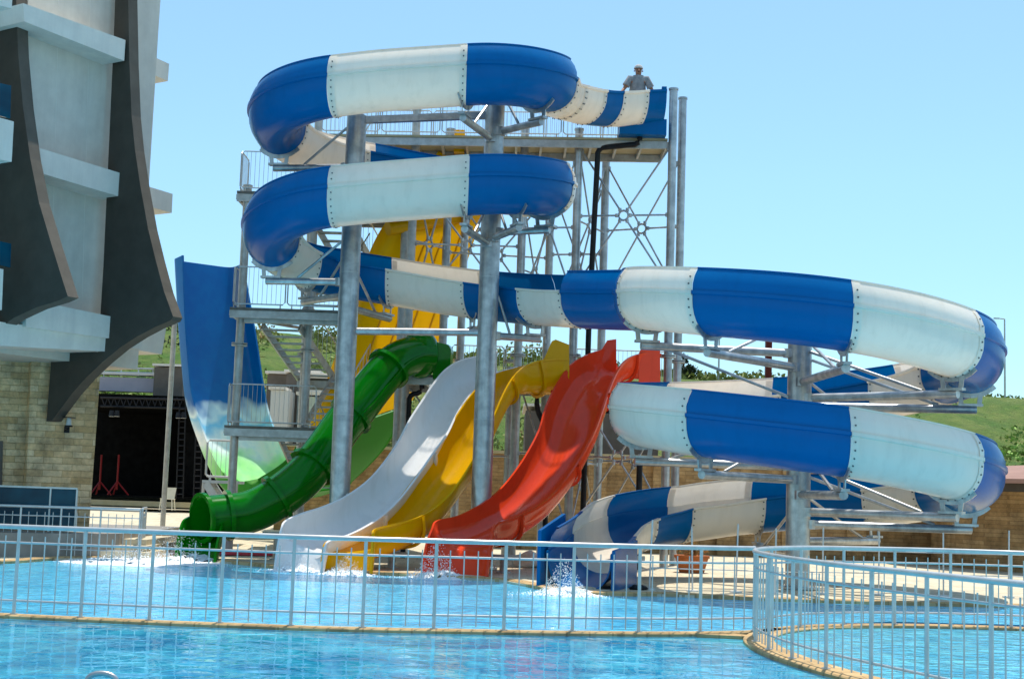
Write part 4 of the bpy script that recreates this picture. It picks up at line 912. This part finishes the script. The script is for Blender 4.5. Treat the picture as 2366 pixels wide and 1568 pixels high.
# flag pole
fp = PX(430, 1000, 43.5); bm = NB(); tube(bm, [(fp, 41.2, .1), (fp, 41.2, P(441, 720, 41.2).z)], .075, 14); tag(obj('metal_pole', bm, M['galvw']), 'slim pale steel pole at the left edge of the half-pipe', 'pole')
# ------------------------------------------------------------------ retaining walls and round building
def wallthing(name, lab, cat, x0, x1, Y, z1, mat, D=.6, z0=0):
    bm = NB(); box(bm, x0, x1, Y, Y+D, z0, z1); return tag(obj(name, bm, M[mat], None, 0), lab, cat)
xw0 = PX(640, 1100, 46); 
rw = thing('retaining_wall', 'long brown stone retaining wall behind the slides', 'wall', (5, 46, 0))
bm = NB(); box(bm, xw0, 22, 45.8, 46.4, 0, P(1700, 1066, 46).z); obj('wall', bm, M['stone2'], rw, 0)
bm = NB(); z = P(1700, 1066, 46).z; box(bm, xw0, 22, 45.7, 46.5, z+.002, z+.1); obj('coping', bm, M['cream'], rw, 0)
for k in range(6):
    x = PX(1230+150*k, 1150, 45.6); bm = NB(); box(bm, x-.3, x+.3, 45.6, 45.798, 0, z-.05); obj('pier', bm, M['stone2'], rw, 0)
simple('service_block', 'dark brown building behind the red flume', 'building', 1215, 1520, 948, 1066, 49, 5, 'taupe')
rb = thing('round_building', 'round stone building with a flat pinkish overhanging roof at the right edge', 'building', (PX(2500, 1200, 44), 44, 0))
cxr = PX(2590, 1150, 43); bm = NB(); disc(bm, (cxr, 44, 0), 5.2, P(2300, 1125, 39).z, 64); obj('wall', bm, M['stone2'], rb, 30)
zr = P(2300, 1112, 38).z; bm = NB(); disc(bm, (cxr, 44, zr), 6.6, .12, 64); obj('roof', bm, M['pinkroof'], rb, 30)
bm = NB(); disc(bm, (cxr, 44, zr-.22), 6.35, .218, 64); obj('eaves', bm, M['fin'], rb, 30)
bm = NB(); disc(bm, (cxr, 44, zr+.121), 6.3, .5, 64, 3.0); obj('roof_cone', bm, M['pinkroof'], rb, 30)
# ------------------------------------------------------------------ hill
ridge = [(-200, 735), (200, 740), (385, 748), (500, 752), (650, 762), (800, 788), (930, 806), (1040, 824), (1160, 826), (1290, 828), (1450, 850), (1560, 866), (1800, 876), (2000, 892), (2200, 910), (2366, 920), (2700, 930), (3400, 950)]
def rz(px):
    for (a, ya), (b, yb) in zip(ridge, ridge[1:]):
        if px <= b: return ya+(yb-ya)*(px-a)/(b-a)
    return ridge[-1][1]
bm = NB(); rows = []; random.seed(11)
from mathutils import noise as MN
NXH = 150
for j, (Y, f) in enumerate([(68, 0), (71, .12), (74, .27), (77, .42), (80, .58), (83, .72), (86, .85), (89, .95), (92, 1.0), (102, 1.0), (140, .9), (220, .85), (400, .7), (880, .5)]):
    row = []
    for i in range(NXH+1):
        px = -400+3600*i/NXH; X = PX(px, 900, 92); zt = P(px, rz(px)+6, 92).z
        XX = X*(Y/92 if Y > 92 else 1); z = 2.2+(zt-2.2)*f
        z += (MN.noise(Vector((XX*.12, Y*.12, 0)))*1.2+MN.noise(Vector((XX*.5, Y*.5, 3)))*.35)*(1 if 0 < f < .95 else .35)
        row.append(bm.verts.new((XX, Y, z if j else 2.2)))
    rows.append(row)
for a, b in zip(rows, rows[1:]):
    for i in range(NXH): bm.faces.new((a[i], a[i+1], b[i+1], b[i]))
tag(obj('hillside', bm, M['grass'], None, 60), kind='structure')
def hz_at(px, Y, f): zt = P(px, rz(px)+6, 92).z; return 2.2+(zt-2.2)*f
def scrub(name, spots, size, n, mat, seed, kind=None, label=None, cat=None):
    random.seed(seed); bm = NB()
    for (x, y, z, s) in spots:
        for k in range(n):
            a = random.random()*6.283; rr = random.random()**.5*s; hh = random.random()*s*1.1*(1-rr/s*.5)
            c = Vector((x+rr*math.cos(a), y+rr*math.sin(a)*.8, z+hh)); d = Vector((random.gauss(0, 1), random.gauss(0, 1), random.gauss(.4, 1))).normalized(); e = d.cross(Vector((random.random(), random.random(), random.random()))).normalized()
            q = 1.25*size*random.uniform(.6, 1.4); v = [bm.verts.new(c+d*q), bm.verts.new(c+e*q*.45), bm.verts.new(c-d*q*.6), bm.verts.new(c-e*q*.45)]; bm.faces.new(v)
    o = obj(name, bm, mat, None, 0); tag(o, label, cat, None, kind); return o
def spots(n, pa, pb, Ya, Yb, s0, s1, seed):
    random.seed(seed); out = []
    for k in range(n):
        px = random.uniform(pa, pb); Y = random.uniform(Ya, Yb); Y = 68+(Y-46.6)*24/23.4; f = (Y-68)/24; f = min(1, f*1.02); s0_ = 1.3; out.append((PX(px, 900, 92), Y, hz_at(px, Y, f)-.1, 1.3*random.uniform(s0, s1)))
    return out
scrub('hillside_scrub', spots(170, 150, 1350, 50, 71, .5, 1.3, 1), .14, 130, M['leafa'], 1, 'stuff', 'olive scrub covering the hill behind the tower', 'shrubs')
scrub('hillside_scrub', spots(60, 200, 1350, 50, 69, .4, .8, 2), .12, 90, M['leafc'], 2, 'stuff', 'dry brown scrub dotted over the hill', 'shrubs')
scrub('hillside_scrub', spots(60, 200, 900, 48, 58, .5, 1.0, 3), .14, 120, M['leafb'], 3, 'stuff', 'green shrubs low on the hill above the stage', 'shrubs')
scrub('hillside_grass', spots(1500, 1850, 2700, 47, 70.5, .2, .45, 4), .13, 14, M['leafb'], 4, 'stuff', 'long green grass on the right-hand slope', 'grass')
scrub('hillside_grass', spots(900, 1850, 2700, 47, 70.5, .2, .4, 5), .13, 12, M['leafa'], 5, 'stuff', 'straw-coloured grass on the right-hand slope', 'grass')
scrub('ridge_weeds', spots(160, 1000, 1900, 68, 71, .3, .7, 6), .16, 22, M['leafa'], 6, 'stuff', 'weeds along the skyline', 'grass')
def tree(px, py, Y, h, s, label):
    b = P(px, py, Y); t = thing('small_tree', label, 'tree', b, 'trees on the skyline')
    bm = NB(); tube(bm, [b-Vector((0, 0, .5)), b+Vector((.05, 0, h*.5)), b+Vector((-.05, 0, h*.9))], .09, 7, r1=.03)
    for k in range(5): a = k*1.3; tube(bm, [b+Vector((0, 0, h*(.25+.1*k))), b+Vector((math.cos(a)*s*.6, math.sin(a)*s*.6, h*(.45+.1*k)))], .035, 5, r1=.012)
    obj('trunk', bm, M['bark'], t)
    bm = NB(); random.seed(int(px))
    cl = [(b+Vector((random.gauss(0, s*.45), random.gauss(0, s*.45), h*random.uniform(.15, .95))), s*random.uniform(.25, .5)) for _ in range(14)]
    for c, rr in cl:
        for k in range(70):
            p = c+Vector((random.gauss(0, rr*.5), random.gauss(0, rr*.5), random.gauss(0, rr*.5))); d = Vector((random.gauss(0, 1), random.gauss(0, 1), random.gauss(0, 1))).normalized(); e = d.cross(Vector((random.random(), random.random(), 1))).normalized(); q = random.uniform(.06, .13)
            bm.faces.new([bm.verts.new(v) for v in (p+d*q, p+e*q*.5, p-d*q, p-e*q*.5)])
    obj('crown', bm, M['leafd'], t, 0)
tree(1578, 888, 91, 2.1, .45, 'dark little tree just right of the tower on the skyline, the narrow one')
tree(1592, 890, 91.5, 1.3, .7, 'low dark bush tree beside the narrow one on the skyline')
tree(400, 810, 80, 2.2, 1.1, 'bushy olive tree above the taupe block at the left')
def lamp(px, ya, yb, Y, label, arm=0):
    a = P(px, yb, Y); x = a.x; zt = P(px, ya, Y).z; t = thing('lamp_post', label, 'lamp post', a, 'lamp posts on the skyline')
    bm = NB(); tube(bm, [(x, Y, a.z-1), (x, Y, zt)], .07, 8, r1=.045); obj('pole', bm, M['galvw'], t)
    if arm: bm = NB(); tube(bm, [(x, Y, zt), (x-arm, Y, zt+.03)], .035, 6); obox(bm, (x-arm-.35, Y, zt+.03), (x-arm, Y, zt+.03), .14, .07); obj('lamp_head', bm, M['galvw'], t)
lamp(2322, 737, 925, 91, 'tall grey lamp post with a short arm at the right end of the skyline', .35)
lamp(1660, 782, 890, 91, 'thin grey post on the skyline right of the tower')
a = P(1776, 880, 88); bm = NB(); box(bm, a.x-.19, a.x+.19, 88, 88.38, a.z-1, P(1776, 700, 88).z); tag(obj('steel_post', bm, M['rust'], None, 0), 'dark red square post on the hill behind the right-hand loops', 'post')
# ------------------------------------------------------------------ small things on the deck
def planter(px, py, label):
    g = G(px, py); t = thing('planter', label, 'planter', g)
    bm = NB(); disc(bm, g+Vector((0, 0, .01)), .30, .34, 20, .40); disc(bm, g+Vector((0, 0, .351)), .43, .06, 20); obj('pot', bm, M['terra'], t)
    bm = NB(); random.seed(5)
    for k in range(160):
        p = g+Vector((random.gauss(0, .14), random.gauss(0, .14), .42+abs(random.gauss(0, .16)))); d = Vector((random.gauss(0, 1), random.gauss(0, 1), 1)).normalized(); e = d.cross(Vector((random.random(), .3, .2))).normalized(); q = .07
        bm.faces.new([bm.verts.new(v) for v in (p+d*q, p+e*q*.4, p-d*q, p-e*q*.4)])
    obj('plant', bm, M['leafc'], t, 0)
planter(1598, 1322, 'terracotta planter with a pale plant on the deck right of the spiral exit')
def bag(px, py, label, w=.7, m='box_white', s=1):
    g = G(px, py); bm = NB(); bmesh.ops.create_icosphere(bm, subdivisions=3, radius=.5)
    random.seed(s)
    for v in bm.verts:
        n = MN.noise(v.co*3+Vector((s, 0, 0))); v.co = Vector((v.co.x*w*2*(1+n*.3), v.co.y*w*1.4*(1+n*.3), max(-.25, v.co.z)*w*.9*(1+n*.5)+w*.24))+Vector((g.x, g.y, 0))
    tag(obj('sack', bm, M[m], None, 60), label, 'sack', 'sacks lying on the deck')
bag(1225, 1310, 'crumpled white sack on the deck between the red flume and the blue exit', .5, 'box_white', 1)
bag(1475, 1362, 'small dark bundle at the pool edge right of the blue exit', .16, 'pipe', 2)
sheet('red_mat', [(G(335, 1281).x, G(335, 1281).y), (G(430, 1268).x, G(430, 1268).y+.4), (G(640, 1276).x, G(640, 1276).y+.6), (G(640, 1285).x, G(640, 1285).y)], .022, 'redmat')
bpy.data.objects['red_mat'].pop('kind', None); tag(bpy.data.objects['red_mat'], 'flat strip of red matting along the pool edge behind the green tube mouth', 'mat')
bm = NB(); pts = [G(1140+40*k, 1340) for k in range(3)]; bm.free()
bf = [G(1500, 1362), G(1600, 1366), G(1700, 1368), G(1790, 1372), G(1900, 1372), G(2030, 1374), G(2180, 1378), G(2330, 1380), G(2500, 1385)]
t = thing('rope_barrier', 'row of thin white barrier poles along the deck beyond the shallow pool', 'barrier', bf[4])
for k, p in enumerate(bf):
    bm = NB(); lean = random.uniform(-.04, .04); tube(bm, [p, p+Vector((lean, 0, 1.25+random.uniform(-.05, .08)))], .016, 8); disc(bm, p, .12, .03, 12); obj('barrier_pole', bm, M['white_steel'], t)
bm = NB(); tube(bm, [p+Vector((0, 0, .42)) for p in crspline(bf, 4)], .012, 6); tube(bm, [p+Vector((0, 0, .85)) for p in crspline(bf, 4)], .012, 6); obj('rope', bm, M['white_steel'], t)
# ladder hand-rail at the very bottom
g = P(236, 1556, 11.5); bm = NB(); pts = []
for k in range(25): a = math.pi*k/24; pts.append(Vector((g.x-.115*math.cos(a)-.0, 11.5, g.z-.045+.06*math.sin(a)-.01)))
pts = [Vector((pts[0].x, 11.5, -.5))]+pts+[Vector((pts[-1].x, 11.5, -.5))]
tube(bm, pts, .022, 12); tag(obj('ladder_rail', bm, M['galv']), 'shiny curved top of a pool ladder rail at the bottom left', 'ladder')
# rock edge / slide footings under the red and yellow exits
for lab, px, py, Y, zt in (('grey steel footing under the exit of the red flume', 1165, 1250, 31.6, .35), ('grey steel footing under the exit of the yellow flume', 905, 1280, 32.2, .3), ('grey steel footing under the lower green tube', 640, 1250, 34.2, .6), ('grey steel footing under the middle of the red flume', 1290, 1200, 33.3, .7), ('grey steel footing under the last bend of the spiral', 1450, 1300, 29.5, .5)):
    x = PX(px, py, Y); bm = NB(); tube(bm, [(x, Y, 0), (x, Y, zt)], .085, 12); disc(bm, (x, Y, 0.0), .17, .03, 12); obox(bm, (x-.35, Y, zt), (x+.35, Y, zt), .1, .1); tag(obj('slide_footing', bm, M['galvw']), lab, 'support', 'short supports under the slide ends')
# ------------------------------------------------------------------ people
def person(x, y, z, h, label, arms_, hair, face=-1, lean=0.0):
    t = thing('person', label, 'person', (x, y, z)); s = h/1.78
    J = {'pel': (0, 0, .95), 'bel': (0, -.01, 1.10), 'che': (0, -.03-lean*.5, 1.32), 'nk': (0, -.03-lean, 1.48), 'hd': (0, -.05-lean, 1.60), 'tp': (0, -.04-lean, 1.70)}
    for sg, n in ((-1, 'l'), (1, 'r')):
        J['hip'+n] = (sg*.10, 0, .90); J['kn'+n] = (sg*.12, -.03, .50); J['an'+n] = (sg*.12, .02, .09); J['toe'+n] = (sg*.14, -.16, .04)
        J['sh'+n] = (sg*.19, -.02-lean, 1.42); J['el'+n] = arms_[n][0]; J['wr'+n] = arms_[n][1]
    rad = {'pel': .15, 'bel': .14, 'che': .155, 'nk': .055, 'hd': .085, 'tp': .075, 'hip': .095, 'kn': .06, 'an': .045, 'toe': .035, 'sh': .065, 'el': .043, 'wr': .028}
    E_ = [('pel', 'bel'), ('bel', 'che'), ('che', 'nk'), ('nk', 'hd'), ('hd', 'tp')]
    for n in 'lr': E_ += [('pel', 'hip'+n), ('hip'+n, 'kn'+n), ('kn'+n, 'an'+n), ('an'+n, 'toe'+n), ('che', 'sh'+n), ('sh'+n, 'el'+n), ('el'+n, 'wr'+n)]
    names = list(J); hand = []
    pts = [Vector(J[k])*s for k in names]; rr = [rad.get(k, rad.get(k[:-1], .05))*s for k in names]; ed = [(names.index(a), names.index(b)) for a, b in E_]
    for n in 'lr':     # palm and five fingers
        w = Vector(J['wr'+n]); d = (w-Vector(J['el'+n])).normalized(); sd = d.cross(Vector((0, 1, 0))).normalized(); base = names.index('wr'+n)
        pts.append((w+d*.06)*s); rr.append(.03*s); pi_ = len(pts)-1; ed.append((base, pi_))
        for k in range(4):
            a = w+d*.10+sd*((k-1.5)*.021); b = a+d*(.035+.006*(k in (1, 2)))+Vector((0, 0, -.008)); c = b+d*.03+Vector((0, 0, -.02))
            i0 = len(pts); pts += [a*s, b*s, c*s]; rr += [.009*s]*3; ed += [(pi_, i0), (i0, i0+1), (i0+1, i0+2)]
        a = w+d*.04-sd*.035; b = a+d*.035-sd*.015; i0 = len(pts); pts += [a*s, b*s]; rr += [.011*s]*2; ed += [(pi_, i0), (i0, i0+1)]
    me = bpy.data.meshes.new('body'); me.from_pydata([tuple(p) for p in pts], ed, []); o = bpy.data.objects.new('body', me); C.objects.link(o); o.parent = t
    me.skin_vertices.new() if hasattr(me, 'skin_vertices') and len(me.skin_vertices) == 0 and hasattr(me.skin_vertices, 'new') else None
    sk = o.modifiers.new('skin', 'SKIN'); sk.use_smooth_shade = True
    for i, v in enumerate(o.data.skin_vertices[0].data): v.radius = (rr[i], rr[i]); v.use_root = (i == 0)
    sb = o.modifiers.new('sub', 'SUBSURF'); sb.levels = 1; sb.render_levels = 2
    me.materials.append(M['skin'])
    def V(p): return Vector((x, y, z))+Vector(p)*s
    # shirt: slightly larger tubes over trunk and upper arms
    bm = NB(); tube(bm, [V((0, 0, .90)), V((0, -.01, 1.08)), V((0, -.03-lean*.5, 1.30)), V((0, -.03-lean, 1.43)), V((0, -.03-lean, 1.49))], .18*s, 18, r1=.1*s)
    for v in bm.verts: v.co.x = x+(v.co.x-x)*1.25
    for n in 'lr':
        a = V(J['sh'+n]); b = V(J['el'+n]); tube(bm, [V((0, -.03-lean, 1.40)), a, a.lerp(b, .75)], .085*s, 12)
    obj('shirt', bm, M['shirt'], t, 60)
    bm = NB()
    for sg in (-1, 1): tube(bm, [V((sg*.07, 0, .98)), V((sg*.11, 0, .85)), V((sg*.12, -.03, .5)), V((sg*.12, .02, .1))], .125*s, 12, r1=.075*s)
    obj('trousers', bm, M['trousers'], t, 60)
    bm = NB(); bmesh.ops.create_icosphere(bm, subdivisions=3, radius=.104*s, matrix=Matrix.Translation(V((0, -.028-lean, 1.65))))
    bmesh.ops.delete(bm, geom=[v for v in bm.verts if v.co.z < V((0, 0, 1.64)).z and v.co.y < y-.03*s], context='VERTS'); obj('hair', bm, M[hair], t, 60)
    bm = NB()      # face: eyes, nose, mouth, ears
    hc = V((0, -.05-lean, 1.60))
    for sg in (-1, 1): bmesh.ops.create_icosphere(bm, subdivisions=1, radius=.012*s, matrix=Matrix.Translation(hc+Vector((sg*.032*s, -.083*s, .012*s))))
    obox(bm, hc+Vector((-.025*s, -.086*s, -.045*s)), hc+Vector((.025*s, -.086*s, -.045*s)), .01*s, .008*s); obj('eyes_and_mouth', bm, M['hairb'], t, 0)
    bm = NB(); tube(bm, [hc+Vector((0, -.085*s, .005*s)), hc+Vector((0, -.11*s, -.022*s))], .012*s, 6)
    for sg in (-1, 1): bmesh.ops.create_icosphere(bm, subdivisions=1, radius=.02*s, matrix=Matrix.Translation(hc+Vector((sg*.092*s, .0, -.005*s))))
    obj('nose_and_ears', bm, M['skin'], t, 60)
    return t
pp = P(1474, 152, 37.25)
person(pp.x, 37.25, ZT, pp.z-ZT, 'grey-haired person in a grey T-shirt leaning over the top of the slide', {'l': ((-.30, -.18, 1.20), (-.40, -.40, 1.03)), 'r': ((.32, -.12, 1.18), (.26, -.36, 1.0))}, 'hairw', lean=.14)
q2 = P(912, 346, 39.3)
person(q2.x, 39.3, LZ[2], q2.z-LZ[2], 'dark-haired person hidden behind the second loop, only the top of the head showing', {'l': ((-.25, 0, 1.14), (-.24, -.14, .92)), 'r': ((.25, 0, 1.14), (.24, -.14, .92))}, 'hairb')
# ------------------------------------------------------------------ camera, light, world
cam = bpy.data.cameras.new('camera'); co = bpy.data.objects.new('camera', cam); C.objects.link(co)
rot = Matrix((RT, UP, -FW)).transposed().to_4x4(); co.matrix_world = Matrix.Translation((0, 0, H0)) @ rot
cam.sensor_width = 36; cam.lens = 36*F/2366; cam.clip_end = 3000; cam.clip_start = .1
bpy.context.scene.camera = co
EL, AZ = R_(74), R_(20)
sun = bpy.data.lights.new('sun', 'SUN'); sun.energy = 5.0; sun.angle = R_(.53); sun.color = (1, .95, .86)
so = bpy.data.objects.new('sun', sun); C.objects.link(so)
sd = Vector((math.sin(AZ)*math.cos(EL), math.cos(AZ)*math.cos(EL), math.sin(EL)))
so.rotation_euler = sd.to_track_quat('Z', 'Y').to_euler(); so.location = (0, 0, 40)
w = bpy.data.worlds.new('World'); bpy.context.scene.world = w; w.use_nodes = True
nt = w.node_tree; bg = nt.nodes['Background']; sk = nt.nodes.new('ShaderNodeTexSky'); sk.sky_type = 'NISHITA'; sk.sun_disc = False
sk.sun_elevation = EL; sk.sun_rotation = AZ; sk.air_density = 1.0; sk.dust_density = .3; sk.ozone_density = 2.4
mu = nt.nodes.new('ShaderNodeMixRGB'); mu.blend_type = 'MULTIPLY'; mu.inputs['Fac'].default_value = 1; mu.inputs['Color2'].default_value = (1.10, 1.25, 1.16, 1)
tcw = nt.nodes.new('ShaderNodeTexCoord'); sxw = nt.nodes.new('ShaderNodeSeparateXYZ'); nt.links.new(tcw.outputs['Generated'], sxw.inputs[0])
rw = nt.nodes.new('ShaderNodeValToRGB'); rw.color_ramp.elements[0].position = 0; rw.color_ramp.elements[0].color = (.62, .70, .80, 1); rw.color_ramp.elements[1].position = 1; rw.color_ramp.elements[1].color = (1.55, 1.40, 1.25, 1)  # dims the horizon and brightens the unseen zenith as added fill light
for p_, c_ in ((.09, (.72, .80, .90)), (.22, (.90, .94, .99)), (.34, (1.0, 1.0, 1.0)), (.6, (1.45, 1.32, 1.2))):
    e_ = rw.color_ramp.elements.new(p_); e_.color = (*c_, 1)
nt.links.new(sxw.outputs['Z'], rw.inputs['Fac'])
m0 = nt.nodes.new('ShaderNodeMixRGB'); m0.blend_type = 'MULTIPLY'; m0.inputs['Fac'].default_value = 1; nt.links.new(sk.outputs[0], m0.inputs['Color1']); nt.links.new(rw.outputs['Color'], m0.inputs['Color2'])
nt.links.new(m0.outputs[0], mu.inputs['Color1']); nt.links.new(mu.outputs[0], bg.inputs[0]); bg.inputs[1].default_value = .17
sc = bpy.context.scene; sc.view_settings.view_transform = 'Standard'; sc.view_settings.look = 'None'; sc.view_settings.exposure = 0
